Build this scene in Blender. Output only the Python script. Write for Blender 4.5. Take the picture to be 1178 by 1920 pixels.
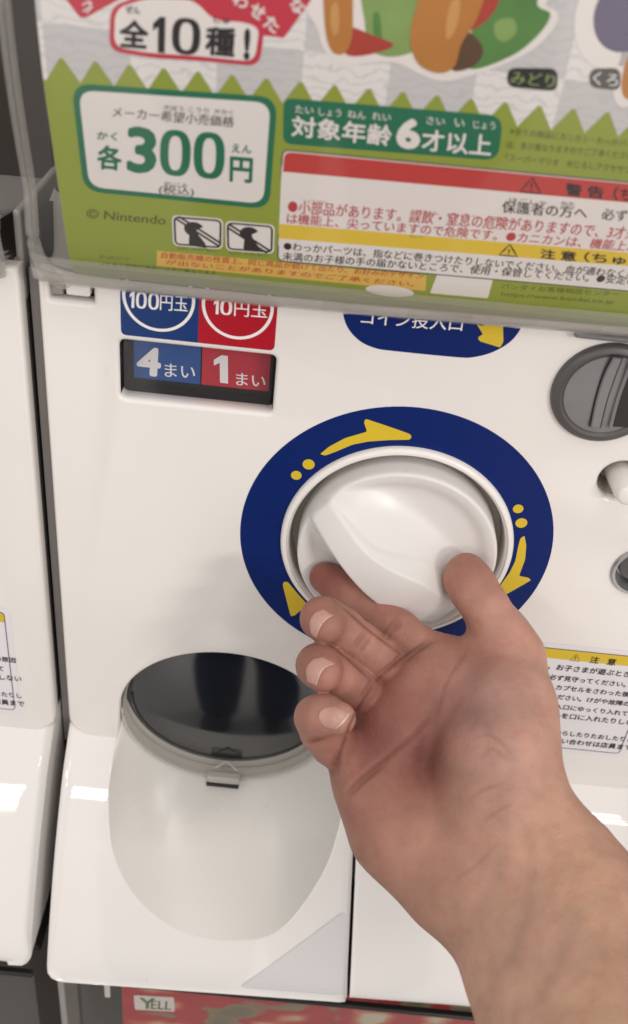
import bpy, bmesh, math
import numpy as np
from mathutils import Vector, Matrix

# ------------------------------------------------------------------ scene, camera, light
scene = bpy.context.scene
for o in list(bpy.data.objects):
    bpy.data.objects.remove(o)
COL = scene.collection
MM = 0.001                                     # everything below is written in millimetres

# lens measured from the round dial (a circle of 140 mm) and the panel's straight edges
FPX, PITCH, YAW, ROLL = 1878.41444, 0.61423, 0.01524, 0.112
CAM = np.array([-43.40882, -362.20918, 267.87356])
_cp, _sp, _cy, _sy = math.cos(PITCH), math.sin(PITCH), math.cos(YAW), math.sin(YAW)
FWD = np.array([_sy * _cp, _cy * _cp, -_sp])
_r = np.array([_cy, -_sy, 0.0])
_u = np.cross(_r, FWD)
RIGHT = math.cos(ROLL) * _r + math.sin(ROLL) * _u
UP = -math.sin(ROLL) * _r + math.cos(ROLL) * _u

cd = bpy.data.cameras.new('camera')
cam = bpy.data.objects.new('camera', cd)
COL.objects.link(cam)
cd.sensor_fit = 'VERTICAL'
cd.sensor_height = 36.0
cd.lens = 36.0 * FPX / 1920.0
cd.clip_start, cd.clip_end = 0.01, 100.0
cd.dof.use_dof = True
cd.dof.focus_distance = 0.438
cd.dof.aperture_fstop = 8.5
M3 = Matrix(((RIGHT[0], UP[0], -FWD[0]), (RIGHT[1], UP[1], -FWD[1]), (RIGHT[2], UP[2], -FWD[2])))
cam.matrix_world = Matrix.Translation(Vector(CAM * MM)) @ M3.to_4x4()
scene.camera = cam

world = bpy.data.worlds.new('World')
scene.world = world
world.use_nodes = True
bg = world.node_tree.nodes['Background']
bg.inputs[0].default_value = (1.0, 0.96, 0.94, 1)       # pale shop interior all round
bg.inputs[1].default_value = 0.79

def area(name, loc, size, power, target, col=(1.0, 0.95, 0.88)):
    l = bpy.data.lights.new(name, 'AREA')
    l.shape = 'RECTANGLE'
    l.size, l.size_y = size
    l.energy = power
    l.color = col
    o = bpy.data.objects.new(name, l)
    COL.objects.link(o)
    o.location = loc
    d = Vector(target) - Vector(loc)
    o.rotation_euler = d.to_track_quat('-Z', 'Y').to_euler()
    return o

# ceiling fixtures, three tubes each, the far rows mirrored in the glossy covers
LAMPS = []
def fixture(cx, cy, cz, power, w=1.15, gap=0.14, tw=0.085):
    for k in (-1, 0, 1):
        l = bpy.data.lights.new('ceiling_lamp', 'AREA')
        l.shape = 'RECTANGLE'
        l.size, l.size_y = w, tw
        l.energy = power / 3
        l.color = (1.0, 0.955, 0.92)
        o = bpy.data.objects.new('ceiling_lamp', l)
        COL.objects.link(o)
        o.location = (cx, cy + k * gap, cz)
for fx in (-1.55, -1.08, 0.4, 2.2):
    fixture(fx, -5.15, 1.7, 26, 0.30, 0.30, 0.12)
for fx in (-1.9, 1.10):
    fixture(fx, -2.45, 1.7, 14, 0.42, 0.30, 0.16)
fixture(0.2, -0.9, 1.7, 6, 1.2, 0.20, 0.12)  # added overhead for top light
fixture(3.0, -3.9, 1.7, 190, 0.9, 0.36, 0.2)  # added at the right, where the hand's light falls from

scene.view_settings.view_transform = 'Standard'
scene.view_settings.look = 'None'
scene.view_settings.exposure = 0.0
scene.view_settings.gamma = 1.0
scene.view_settings.use_curve_mapping = False
scene.render.engine = 'CYCLES'
scene.cycles.use_denoising = True
scene.cycles.max_bounces = 7
scene.cycles.diffuse_bounces = 4
scene.cycles.transparent_max_bounces = 24

# ------------------------------------------------------------------ materials
def srgb(r, g, b):
    f = lambda c: (c / 255 / 12.92) if c / 255 <= 0.04045 else ((c / 255 + 0.055) / 1.055) ** 2.4
    return (f(r), f(g), f(b), 1)

def mat(name, col, rough=0.4, spec=0.5, vary=0.0, scale=60, coat=0.0, metal=0.0, bump=0.0, bscale=900, rvary=0.0):
    m = bpy.data.materials.new(name)
    m.use_nodes = True
    nt = m.node_tree
    p = nt.nodes['Principled BSDF']
    p.inputs['Base Color'].default_value = col
    p.inputs['Roughness'].default_value = rough
    p.inputs['Specular IOR Level'].default_value = spec
    p.inputs['Coat Weight'].default_value = coat
    p.inputs['Metallic'].default_value = metal
    tc = nt.nodes.new('ShaderNodeTexCoord')
    if vary or rvary:
        n = nt.nodes.new('ShaderNodeTexNoise')
        n.inputs['Scale'].default_value = scale
        n.inputs['Detail'].default_value = 5
        nt.links.new(tc.outputs['Object'], n.inputs['Vector'])
        if vary:
            mx = nt.nodes.new('ShaderNodeMix'); mx.data_type = 'RGBA'
            mx.inputs[6].default_value = tuple(c * (1 - vary) for c in col[:3]) + (1,)
            mx.inputs[7].default_value = tuple(min(1, c * (1 + vary)) for c in col[:3]) + (1,)
            nt.links.new(n.outputs['Fac'], mx.inputs[0])
            nt.links.new(mx.outputs[2], p.inputs['Base Color'])
        if rvary:
            mr = nt.nodes.new('ShaderNodeMapRange')
            mr.inputs[1].default_value, mr.inputs[2].default_value = 0.3, 0.7
            mr.inputs[3].default_value, mr.inputs[4].default_value = rough - rvary, rough + rvary
            nt.links.new(n.outputs['Fac'], mr.inputs[0])
            nt.links.new(mr.outputs[0], p.inputs['Roughness'])
    if bump:
        n2 = nt.nodes.new('ShaderNodeTexNoise')
        n2.inputs['Scale'].default_value = bscale
        n2.inputs['Detail'].default_value = 3
        nt.links.new(tc.outputs['Object'], n2.inputs['Vector'])
        b = nt.nodes.new('ShaderNodeBump')
        b.inputs['Strength'].default_value = bump
        b.inputs['Distance'].default_value = 0.0004
        nt.links.new(n2.outputs['Fac'], b.inputs['Height'])
        nt.links.new(b.outputs['Normal'], p.inputs['Normal'])
    return m

def clear(name, tint, gloss_rough=0.06, haze=0.0, hazecol=(0.8, 0.78, 0.74, 1), ior=1.45):
    """thin moulded acrylic: see-through with a Fresnel sheen and a little haze"""
    m = bpy.data.materials.new(name)
    m.use_nodes = True
    nt = m.node_tree
    nt.nodes.clear()
    out = nt.nodes.new('ShaderNodeOutputMaterial')
    tr = nt.nodes.new('ShaderNodeBsdfTransparent'); tr.inputs[0].default_value = tint
    df = nt.nodes.new('ShaderNodeBsdfDiffuse'); df.inputs[0].default_value = hazecol
    gl = nt.nodes.new('ShaderNodeBsdfGlossy'); gl.inputs['Roughness'].default_value = gloss_rough
    lw = nt.nodes.new('ShaderNodeLayerWeight'); lw.inputs[0].default_value = 0.5
    pw = nt.nodes.new('ShaderNodeMath'); pw.operation = 'POWER'; pw.inputs[1].default_value = 5.0
    nt.links.new(lw.outputs['Facing'], pw.inputs[0])
    fr = nt.nodes.new('ShaderNodeMath'); fr.operation = 'MULTIPLY_ADD'
    fr.inputs[1].default_value, fr.inputs[2].default_value = 0.92, 0.045
    nt.links.new(pw.outputs[0], fr.inputs[0])
    m1 = nt.nodes.new('ShaderNodeMixShader'); m1.inputs[0].default_value = haze
    m2 = nt.nodes.new('ShaderNodeMixShader')
    nt.links.new(tr.outputs[0], m1.inputs[1]); nt.links.new(df.outputs[0], m1.inputs[2])
    nt.links.new(fr.outputs[0], m2.inputs[0])
    nt.links.new(m1.outputs[0], m2.inputs[1]); nt.links.new(gl.outputs[0], m2.inputs[2])
    nt.links.new(m2.outputs[0], out.inputs[0])
    return m

M = {}
M['white'] = mat('white_plastic', (0.80, 0.765, 0.725, 1), 0.22, 0.5, vary=0.012, scale=9, rvary=0.06, bump=0.02, bscale=260)
M['cover'] = mat('cover_plastic', (0.80, 0.775, 0.745, 1), 0.03, 0.5, vary=0.012, scale=12, rvary=0.012)
M['knob'] = mat('knob_plastic', (0.71, 0.685, 0.66, 1), 0.32, 0.5, vary=0.015, scale=30, rvary=0.06)
M['tray'] = mat('tray_plastic', (0.67, 0.65, 0.605, 1), 0.3, 0.45, vary=0.035, scale=25, rvary=0.05)
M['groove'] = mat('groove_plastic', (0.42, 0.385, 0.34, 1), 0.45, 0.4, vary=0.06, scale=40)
M['dark'] = mat('dark_plastic', (0.022, 0.02, 0.019, 1), 0.35, 0.4, vary=0.1)
M['cab'] = mat('cabinet_plastic', (0.30, 0.275, 0.26, 1), 0.4, 0.4, vary=0.08, scale=30)
M['wall'] = mat('back_wall_paint', (0.035, 0.028, 0.025, 1), 0.7, 0.3, vary=0.1)
M['bin'] = mat('bin_interior', (0.055, 0.046, 0.04, 1), 0.55, 0.3, vary=0.12, scale=14)
M['blue'] = mat('blue_print', srgb(8, 34, 98), 0.4, 0.22, vary=0.04, scale=20)
M['blue2'] = mat('coin_blue_print', srgb(20, 54, 112), 0.3, 0.5, vary=0.04, scale=20)
M['red'] = mat('coin_red_print', srgb(172, 22, 38), 0.3, 0.5, vary=0.04, scale=20)
M['dim_blue'] = mat('display_blue', srgb(40, 84, 150), 0.4, 0.4, vary=0.05)
M['dim_red'] = mat('display_red', srgb(190, 45, 62), 0.4, 0.4, vary=0.05)
M['dim_white'] = mat('display_white', srgb(240, 236, 236), 0.5)
M['yellow'] = mat('yellow_print', srgb(212, 182, 46), 0.35, 0.5, vary=0.04, scale=30)
M['pwhite'] = mat('white_print', srgb(238, 234, 232), 0.4, 0.4)
M['ink'] = mat('black_ink', srgb(30, 28, 30), 0.45, 0.3)
M['grey'] = mat('coin_slot_metal', (0.20, 0.195, 0.195, 1), 0.36, 0.5, vary=0.08, scale=45, rvary=0.08, bump=0.03, bscale=500)
M['greyrim'] = mat('coin_slot_rim', (0.085, 0.08, 0.078, 1), 0.35, 0.5, vary=0.06)
M['chrome'] = mat('lock_metal', (0.42, 0.42, 0.43, 1), 0.3, 0.5, metal=0.9, rvary=0.08, scale=60)
M['label'] = mat('sticker_paper', srgb(226, 222, 224), 0.4, 0.4)
M['tri'] = mat('pale_grey_label', srgb(212, 210, 210), 0.4, 0.4)
M['case'] = clear('case_acrylic', (0.95, 0.945, 0.93, 1), 0.05, 0.02)
M['caserim'] = clear('case_rim_acrylic', (0.88, 0.87, 0.85, 1), 0.08, 0.50, (0.80, 0.78, 0.73, 1))
M['caseedge'] = clear('case_edge_acrylic', (0.86, 0.85, 0.83, 1), 0.06, 0.2, (0.8, 0.78, 0.74, 1))
M['bowl'] = clear('bin_bowl_plastic', (0.7, 0.69, 0.67, 1), 0.12, 0.62, (0.55, 0.53, 0.49, 1))
M['window'] = clear('window_acrylic', (0.90, 0.9, 0.9, 1), 0.08, 0.03)
M['doorrim'] = clear('door_rim_acrylic', (0.5, 0.49, 0.47, 1), 0.1, 0.78, (0.60, 0.58, 0.53, 1))
M['bintray'] = mat('bin_tray_plastic', (0.34, 0.32, 0.295, 1), 0.3, 0.5, vary=0.12, scale=18)
# poster inks
M['p_green'] = mat('poster_olive_green', srgb(146, 160, 58), 0.5, 0.3, vary=0.03, scale=20)
M['p_dgreen'] = mat('poster_dark_green', srgb(28, 112, 82), 0.5, 0.3)
M['p_white'] = mat('poster_white', srgb(234, 228, 226), 0.5, 0.3)
M['p_red'] = mat('poster_red', srgb(198, 52, 72), 0.5, 0.3)
M['p_wred'] = mat('poster_warning_red', srgb(196, 62, 58), 0.5, 0.3)
M['p_yellow'] = mat('poster_yellow', srgb(228, 196, 62), 0.5, 0.3)
M['p_amber'] = mat('poster_amber', srgb(228, 186, 92), 0.5, 0.3)
M['p_ink'] = mat('poster_ink', srgb(44, 38, 40), 0.5, 0.3)
M['p_rink'] = mat('poster_red_ink', srgb(190, 62, 70), 0.5, 0.3)
M['p_gink'] = mat('poster_olive_ink', srgb(78, 84, 40), 0.5, 0.3)
M['p_dink'] = mat('poster_grey_ink', srgb(88, 86, 84), 0.5, 0.3)
M['p_orange'] = mat('poster_orange', srgb(186, 124, 58), 0.5, 0.3, vary=0.12, scale=60)
M['p_leaf'] = mat('poster_leaf_green', srgb(86, 132, 68), 0.5, 0.3, vary=0.25, scale=70)
M['p_leaf2'] = mat('poster_pale_green', srgb(132, 160, 92), 0.5, 0.3, vary=0.2, scale=70)
M['p_brick'] = mat('poster_brick_red', srgb(172, 62, 48), 0.5, 0.3, vary=0.15, scale=70)
M['p_brown'] = mat('poster_brown', srgb(92, 66, 44), 0.5, 0.3, vary=0.2, scale=70)
M['p_plum'] = mat('poster_plum', srgb(104, 98, 124), 0.5, 0.3, vary=0.1, scale=60)

def checker_mat():
    m = mat('poster_checks', (1, 1, 1, 1), 0.5, 0.3)
    nt = m.node_tree
    p = nt.nodes['Principled BSDF']
    uv = nt.nodes.new('ShaderNodeUVMap'); uv.uv_map = 'UVMap'
    ck = nt.nodes.new('ShaderNodeTexChecker')
    ck.inputs['Scale'].default_value = 1.0 / 26.5
    ck.inputs['Color1'].default_value = srgb(232, 228, 228)
    ck.inputs['Color2'].default_value = srgb(204, 202, 204)
    mp = nt.nodes.new('ShaderNodeMapping')
    mp.inputs['Location'].default_value = (4.0, 9.0, 0.5)
    nt.links.new(uv.outputs[0], mp.inputs[0]); nt.links.new(mp.outputs[0], ck.inputs['Vector'])
    n = nt.nodes.new('ShaderNodeTexWave'); n.wave_type = 'RINGS'
    n.inputs['Scale'].default_value = 0.10; n.inputs['Distortion'].default_value = 9
    n.inputs['Detail'].default_value = 2; n.inputs['Detail Scale'].default_value = 1.4
    nt.links.new(uv.outputs[0], n.inputs['Vector'])
    rp = nt.nodes.new('ShaderNodeMapRange')
    rp.inputs[1].default_value, rp.inputs[2].default_value = 0.75, 0.95
    rp.inputs[3].default_value, rp.inputs[4].default_value = 0.0, 0.4
    nt.links.new(n.outputs['Fac'], rp.inputs[0])
    mx = nt.nodes.new('ShaderNodeMix'); mx.data_type = 'RGBA'
    mx.inputs[7].default_value = srgb(186, 184, 188)
    nt.links.new(rp.outputs[0], mx.inputs[0]); nt.links.new(ck.outputs[0], mx.inputs[6])
    nt.links.new(mx.outputs[2], p.inputs['Base Color'])
    return m
M['p_check'] = checker_mat()
def scuff(m, amount):
    # handled plastic: faint grey specks and short rubbed marks
    nt = m.node_tree; p = nt.nodes['Principled BSDF']
    src = p.inputs['Base Color'].links[0].from_socket
    tc = nt.nodes.new('ShaderNodeTexCoord')
    mp = nt.nodes.new('ShaderNodeMapping'); mp.inputs['Scale'].default_value = (1.0, 1.0, 0.35)
    nt.links.new(tc.outputs['Object'], mp.inputs[0])
    v = nt.nodes.new('ShaderNodeTexVoronoi'); v.inputs['Scale'].default_value = 38; v.inputs['Randomness'].default_value = 1
    nt.links.new(mp.outputs[0], v.inputs['Vector'])
    r1 = nt.nodes.new('ShaderNodeMapRange'); r1.inputs[1].default_value, r1.inputs[2].default_value = 0.02, 0.055
    r1.inputs[3].default_value, r1.inputs[4].default_value = 1.0, 0.0
    nt.links.new(v.outputs['Distance'], r1.inputs[0])
    n = nt.nodes.new('ShaderNodeTexNoise'); n.inputs['Scale'].default_value = 16; n.inputs['Detail'].default_value = 6
    nt.links.new(tc.outputs['Object'], n.inputs['Vector'])
    r2 = nt.nodes.new('ShaderNodeMapRange'); r2.inputs[1].default_value, r2.inputs[2].default_value = 0.40, 0.85
    nt.links.new(n.outputs['Fac'], r2.inputs[0])
    mu = nt.nodes.new('ShaderNodeMath'); mu.operation = 'MULTIPLY'
    nt.links.new(r1.outputs[0], mu.inputs[0]); nt.links.new(r2.outputs[0], mu.inputs[1])
    m3 = nt.nodes.new('ShaderNodeMath'); m3.operation = 'MULTIPLY_ADD'; m3.inputs[1].default_value = amount
    r3 = nt.nodes.new('ShaderNodeMath'); r3.operation = 'MULTIPLY'; r3.inputs[1].default_value = amount * 0.10
    nt.links.new(r2.outputs[0], r3.inputs[0])
    nt.links.new(mu.outputs[0], m3.inputs[0]); nt.links.new(r3.outputs[0], m3.inputs[2])
    mx = nt.nodes.new('ShaderNodeMix'); mx.data_type = 'RGBA'
    mx.inputs[7].default_value = (0.30, 0.27, 0.24, 1)
    nt.links.new(m3.outputs[0], mx.inputs[0]); nt.links.new(src, mx.inputs[6])
    nt.links.new(mx.outputs[2], p.inputs['Base Color'])
for k_, a_ in (('white', 0.45), ('cover', 0.4), ('tray', 0.2), ('knob', 0.35)): scuff(M[k_], a_)

def door_mat():
    m = mat('smoked_acrylic', (0.012, 0.013, 0.015, 1), 0.08, 0.5, rvary=0.02, scale=30)
    m.node_tree.nodes['Principled BSDF'].inputs['IOR'].default_value = 1.95
    return m
M['door'] = door_mat()

def blotch_mat():
    """out-of-focus printed sheet: blotches of red, olive and cream"""
    m = mat('lower_sheet_print', (1, 1, 1, 1), 0.5, 0.3)
    nt = m.node_tree
    p = nt.nodes['Principled BSDF']
    tc = nt.nodes.new('ShaderNodeTexCoord')
    mp = nt.nodes.new('ShaderNodeMapping'); mp.inputs['Scale'].default_value = (1, 1, 1.6)
    n = nt.nodes.new('ShaderNodeTexNoise'); n.inputs['Scale'].default_value = 27; n.inputs['Detail'].default_value = 1.5
    nt.links.new(tc.outputs['Object'], mp.inputs[0]); nt.links.new(mp.outputs[0], n.inputs['Vector'])
    cr = nt.nodes.new('ShaderNodeValToRGB')
    e = cr.color_ramp.elements
    e[0].position, e[0].color = 0.34, srgb(206, 196, 176)
    e[1].position, e[1].color = 0.66, srgb(120, 112, 92)
    for pos, c in ((0.41, (200, 110, 84)), (0.46, (182, 52, 56)), (0.55, (176, 44, 50)), (0.585, (140, 128, 100))):
        k = e.new(pos); k.color = srgb(*c)
    nt.links.new(n.outputs['Fac'], cr.inputs[0])
    nt.links.new(cr.outputs[0], p.inputs['Base Color'])
    return m
M['blotch'] = blotch_mat()

# ------------------------------------------------------------------ helpers
def empty(name, loc=(0, 0, 0)):
    o = bpy.data.objects.new(name, None)
    o.empty_display_size = 0.02
    COL.objects.link(o)
    o.location = [c * MM for c in loc]
    return o

def tag(o, label=None, cat=None, group=None, kind=None):
    for k, v in (('label', label), ('category', cat), ('group', group), ('kind', kind)):
        if v:
            o[k] = v
    return o

class MB:
    """collects vertices (mm) and faces, links them as ONE mesh object"""
    def __init__(s):
        s.v, s.f, s.uv = [], [], {}
    def add(s, verts, faces):
        b = len(s.v)
        s.v += [tuple(map(float, p)) for p in verts]
        s.f += [tuple(b + i for i in f) for f in faces]
        return b
    def grid(s, rows, close_u=False, close_v=False):
        n, m = len(rows), len(rows[0])
        fs = []
        for i in range(n if close_u else n - 1):
            for j in range(m if close_v else m - 1):
                a, b = i, (i + 1) % n
                c, d = j, (j + 1) % m
                fs.append((a * m + c, a * m + d, b * m + d, b * m + c))
        s.add([p for r in rows for p in r], fs)
    def box(s, x0, x1, y0, y1, z0, z1):
        s.add([(x0, y0, z0), (x1, y0, z0), (x1, y1, z0), (x0, y1, z0), (x0, y0, z1), (x1, y0, z1), (x1, y1, z1), (x0, y1, z1)],
              [(0, 3, 2, 1), (4, 5, 6, 7), (0, 1, 5, 4), (1, 2, 6, 5), (2, 3, 7, 6), (3, 0, 4, 7)])
    def build(s, name, m, parent=None, smooth=True, bevel=0, origin=None, angle=40):
        me = bpy.data.meshes.new(name)
        org = np.array(origin if origin is not None else (0, 0, 0), float)
        v = (np.array(s.v, float) - org) * MM
        me.from_pydata(v.tolist(), [], s.f)
        bm = bmesh.new(); bm.from_mesh(me)
        bmesh.ops.remove_doubles(bm, verts=bm.verts, dist=1e-6)
        bmesh.ops.recalc_face_normals(bm, faces=bm.faces)
        bm.to_mesh(me); bm.free()
        me.materials.append(M[m] if isinstance(m, str) else m)
        o = bpy.data.objects.new(name, me)
        COL.objects.link(o)
        o.location = org * MM
        if parent:
            o.parent = parent
            o.location = org * MM - parent_world(parent)
        if smooth:
            me.polygons.foreach_set('use_smooth', [True] * len(me.polygons))
            me.set_sharp_from_angle(angle=math.radians(angle))
        if bevel:
            b = o.modifiers.new('bevel', 'BEVEL')
            b.width = bevel * MM; b.segments = 3; b.limit_method = 'ANGLE'; b.angle_limit = math.radians(35)
            b.harden_normals = False
        return o

def parent_world(o):
    v = Vector((0, 0, 0))
    while o:
        v += o.location
        o = o.parent
    return np.array(v)

def copy_tree(o, parent=None):
    c = o.copy(); COL.objects.link(c); c.parent = parent
    for ch in list(o.children):
        copy_tree(ch, c)
    return c

def ray(px, py):
    return (px - 589) / FPX * RIGHT - (py - 960) / FPX * UP + FWD

def at_depth(px, py, d):
    return CAM + d * ray(px, py)

def smooth_curve(pts, n=8, closed=False):
    """Catmull-Rom through 2-D or 3-D points"""
    P = [np.array(p, float) for p in pts]
    out = []
    N = len(P)
    for i in range(N if closed else N - 1):
        p0 = P[(i - 1) % N] if (closed or i > 0) else 2 * P[0] - P[1]
        p1, p2 = P[i % N], P[(i + 1) % N]
        p3 = P[(i + 2) % N] if (closed or i + 2 < N) else 2 * P[-1] - P[-2]
        for k in range(n):
            t = k / n
            out.append(0.5 * ((2 * p1) + (-p0 + p2) * t + (2 * p0 - 5 * p1 + 4 * p2 - p3) * t * t + (-p0 + 3 * p1 - 3 * p2 + p3) * t ** 3))
    if not closed:
        out.append(P[-1])
    return out

# surfaces that carry print: a flat panel and curved sheets swept along X
class Flat:
    def __init__(s, y0): s.y0 = y0
    def px(s, p):
        d = ray(*p); t = (s.y0 - CAM[1]) / d[1]
        q = CAM + t * d
        return np.array([q[0], q[2]])
    def to3(s, q, lift=0.0): return np.array([q[0], s.y0 - lift, q[1]])

class Sheet:
    def __init__(s, prof):            # prof: (Y, Z) points running upwards
        pr = np.array(smooth_curve(prof, 10))
        s.Y, s.Z = pr[:, 0], pr[:, 1]
        s.S = np.concatenate([[0], np.cumsum(np.hypot(np.diff(s.Y), np.diff(s.Z)))])
        s.len = s.S[-1]
    def px(s, p):
        d = ray(*p)
        t = np.linspace(200, 700, 4001)
        q = CAM[None] + t[:, None] * d[None]
        g = q[:, 1] - np.interp(q[:, 2], s.Z, s.Y)
        i = int(np.argmax(g >= 0))
        w = g[i - 1] / (g[i - 1] - g[i]) if i else 0
        r = q[i - 1] * (1 - w) + q[i] * w
        return np.array([r[0], np.interp(r[2], s.Z, s.S)])
    def to3(s, q, lift=0.0):
        y, z = np.interp(q[1], s.S, s.Y), np.interp(q[1], s.S, s.Z)
        e = 0.8
        dy = np.interp(q[1] + e, s.S, s.Y) - np.interp(q[1] - e, s.S, s.Y)
        dz = np.interp(q[1] + e, s.S, s.Z) - np.interp(q[1] - e, s.S, s.Z)
        L = math.hypot(dy, dz) or 1
        return np.array([q[0], y - dz / L * lift, z + dy / L * lift])

def round_poly(pts, r, n=6):
    """round the corners of a 2-D polygon; r is one radius or one per corner"""
    P = [np.array(p, float) for p in pts]
    R = r if isinstance(r, (list, tuple)) else [r] * len(P)
    out = []
    for i, p in enumerate(P):
        a, b = P[i - 1] - p, P[(i + 1) % len(P)] - p
        la, lb = np.linalg.norm(a), np.linalg.norm(b)
        rr = min(R[i], la * 0.49, lb * 0.49)
        if rr < 1e-6:
            out.append(p); continue
        s, e = p + a / la * rr, p + b / lb * rr
        for k in range(n + 1):
            t = k / n
            out.append((1 - t) ** 2 * s + 2 * t * (1 - t) * p + t * t * e)
    return out

def fill(mb, surf, poly, lift, step=2.5):
    """a printed area: triangulated polygon cut finely enough to follow its sheet"""
    bm = bmesh.new()
    vs = [bm.verts.new((p[0], p[1], 0)) for p in poly]
    bm.faces.new(vs)
    bm.normal_update()
    bmesh.ops.triangulate(bm, faces=bm.faces[:], ngon_method='EAR_CLIP')
    if isinstance(surf, Sheet):
        lo, hi = min(p[1] for p in poly), max(p[1] for p in poly)
        for k in range(int(lo // step), int(hi // step) + 1):
            bmesh.ops.bisect_plane(bm, geom=bm.verts[:] + bm.edges[:] + bm.faces[:], plane_co=(0, k * step, 0), plane_no=(0, 1, 0))
    bm.verts.ensure_lookup_table()
    mb.add([surf.to3((v.co.x, v.co.y), lift) for v in bm.verts], [tuple(v.index for v in f.verts) for f in bm.faces])
    bm.free()

def outline(mb, surf, poly, w, lift):
    """closed printed line of width w round a polygon"""
    P = np.array(poly, float)
    nx, pv = np.roll(P, -1, 0), np.roll(P, 1, 0)
    t = nx - pv
    t /= (np.linalg.norm(t, axis=1)[:, None] + 1e-9)
    nn = np.stack([-t[:, 1], t[:, 0]], 1)
    rows = [[surf.to3(P[i] + nn[i] * w / 2, lift), surf.to3(P[i] - nn[i] * w / 2, lift)] for i in range(len(P))]
    mb.grid(rows, close_u=True)

_tc = bpy.data.curves.new('type_setter', 'FONT')
_to = bpy.data.objects.new('type_setter', _tc)
COL.objects.link(_to)
_tcache = {}
def glyphs(body, bold=0.0, shear=0.0):
    k = (body, bold, shear)
    if k not in _tcache:
        _tc.body = body; _tc.offset = bold; _tc.shear = shear; _tc.resolution_u = 3
        dg = bpy.context.evaluated_depsgraph_get(); dg.update()
        me = bpy.data.meshes.new_from_object(_to.evaluated_get(dg))
        v = np.array([(p.co.x, p.co.y) for p in me.vertices])
        f = [tuple(p.vertices) for p in me.polygons]
        bpy.data.meshes.remove(me)
        lo, hi = v.min(0), v.max(0)
        _tcache[k] = ((v - lo) / (hi - lo), f, (hi - lo))
    return _tcache[k]

def stamps(b):
    # bolder type: the same ink pressed a few times round its place
    if b < 0.004: return [(0, 0)]
    if b < 0.015: return [(-b, 0), (b, 0)]
    return [(b * math.cos(a), b * math.sin(a)) for a in np.linspace(0, 2 * math.pi, 8, endpoint=False)]

def block_one(mb, surf, bl, br, tl, lift):
    # a plain heavy figure one without a foot
    bl, br, tl = surf.px(bl), surf.px(br), surf.px(tl)
    P = [(0.42, 0), (1, 0), (1, 1), (0.55, 1), (0.0, 0.80), (0.0, 0.60), (0.42, 0.72)]
    fill(mb, surf, [bl + x * (br - bl) + y * (tl - bl) for x, y in P], lift)

def block_zero(mb, surf, bl, br, tl, lift, w=0.36):
    bl, br, tl = surf.px(bl), surf.px(br), surf.px(tl)
    rows = []
    for t in np.linspace(0, 2 * math.pi, 40, endpoint=False):
        c, s = math.cos(t), math.sin(t)
        c, s = np.sign(c) * abs(c) ** 0.75, np.sign(s) * abs(s) ** 0.75
        rows.append([surf.to3(bl + (0.5 + 0.5 * c * k) * (br - bl) + (0.5 + 0.5 * s * q) * (tl - bl), lift) for k, q in ((1, 1), (1 - 2 * w, 1 - w * 0.9))])
    mb.grid(rows, close_u=True)

def text(mb, surf, body, bl, br, tl, lift, bold=0.0, px=True, shear=0.0):
    """set a line of type so that its ink box has the given corners on the surface"""
    v, f, dm = glyphs(body)
    if px:
        bl, br, tl = surf.px(bl), surf.px(br), surf.px(tl)
    bl, br, tl = map(np.array, (bl, br, tl))
    ex, ey = (br - bl) / (1 + 2 * bold / dm[0]), (tl - bl) / (1 + 2 * bold / dm[1])
    o = bl + ((br - bl) - ex) / 2 + ((tl - bl) - ey) / 2
    for k, (dx, dy) in enumerate(stamps(bold)):
        mb.add([surf.to3(o + (p[0] + dx / dm[0]) * ex + (p[1] + dy / dm[1]) * ey, lift + 0.003 * k) for p in v], f)

def line_text(mb, surf, body, x0, z, h, lift, bold=0.0, xw=1.0):
    """set type by left end, baseline and height in surface millimetres"""
    v, f, d = glyphs(body)
    w = d[0] / d[1] * h * xw
    for k, (dx, dy) in enumerate(stamps(bold)):
        mb.add([surf.to3((x0 + p[0] * w + dx * h, z + p[1] * h + dy * h), lift + 0.003 * k) for p in v], f)
    return w

def tube(mb, pts, r, n=10, cap=True):
    P = [np.array(p, float) for p in pts]
    R = r if isinstance(r, (list, tuple)) else [r] * len(P)
    rows = []
    for i, p in enumerate(P):
        t = P[min(i + 1, len(P) - 1)] - P[max(i - 1, 0)]
        t /= np.linalg.norm(t)
        a = np.cross(t, (0, 0, 1.0))
        if np.linalg.norm(a) < 0.1: a = np.cross(t, (0, 1.0, 0))
        a /= np.linalg.norm(a); b = np.cross(t, a)
        rows.append([p + R[i] * (math.cos(q) * a + math.sin(q) * b) for q in np.linspace(0, 2 * math.pi, n, endpoint=False)])
    mb.grid(rows, close_v=True)
    if cap:
        mb.add(rows[0], [tuple(range(n))]); mb.add(rows[-1], [tuple(range(n))])

def lathe(mb, prof, cx, cz, n=96):
    """prof: (radius, Y); turned about an axis along Y through (cx, cz)"""
    rows = []
    for q in np.linspace(0, 2 * math.pi, n, endpoint=False):
        rows.append([(cx + r * math.cos(q), y, cz + r * math.sin(q)) for r, y in prof])
    mb.grid(rows, close_u=True)

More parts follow.
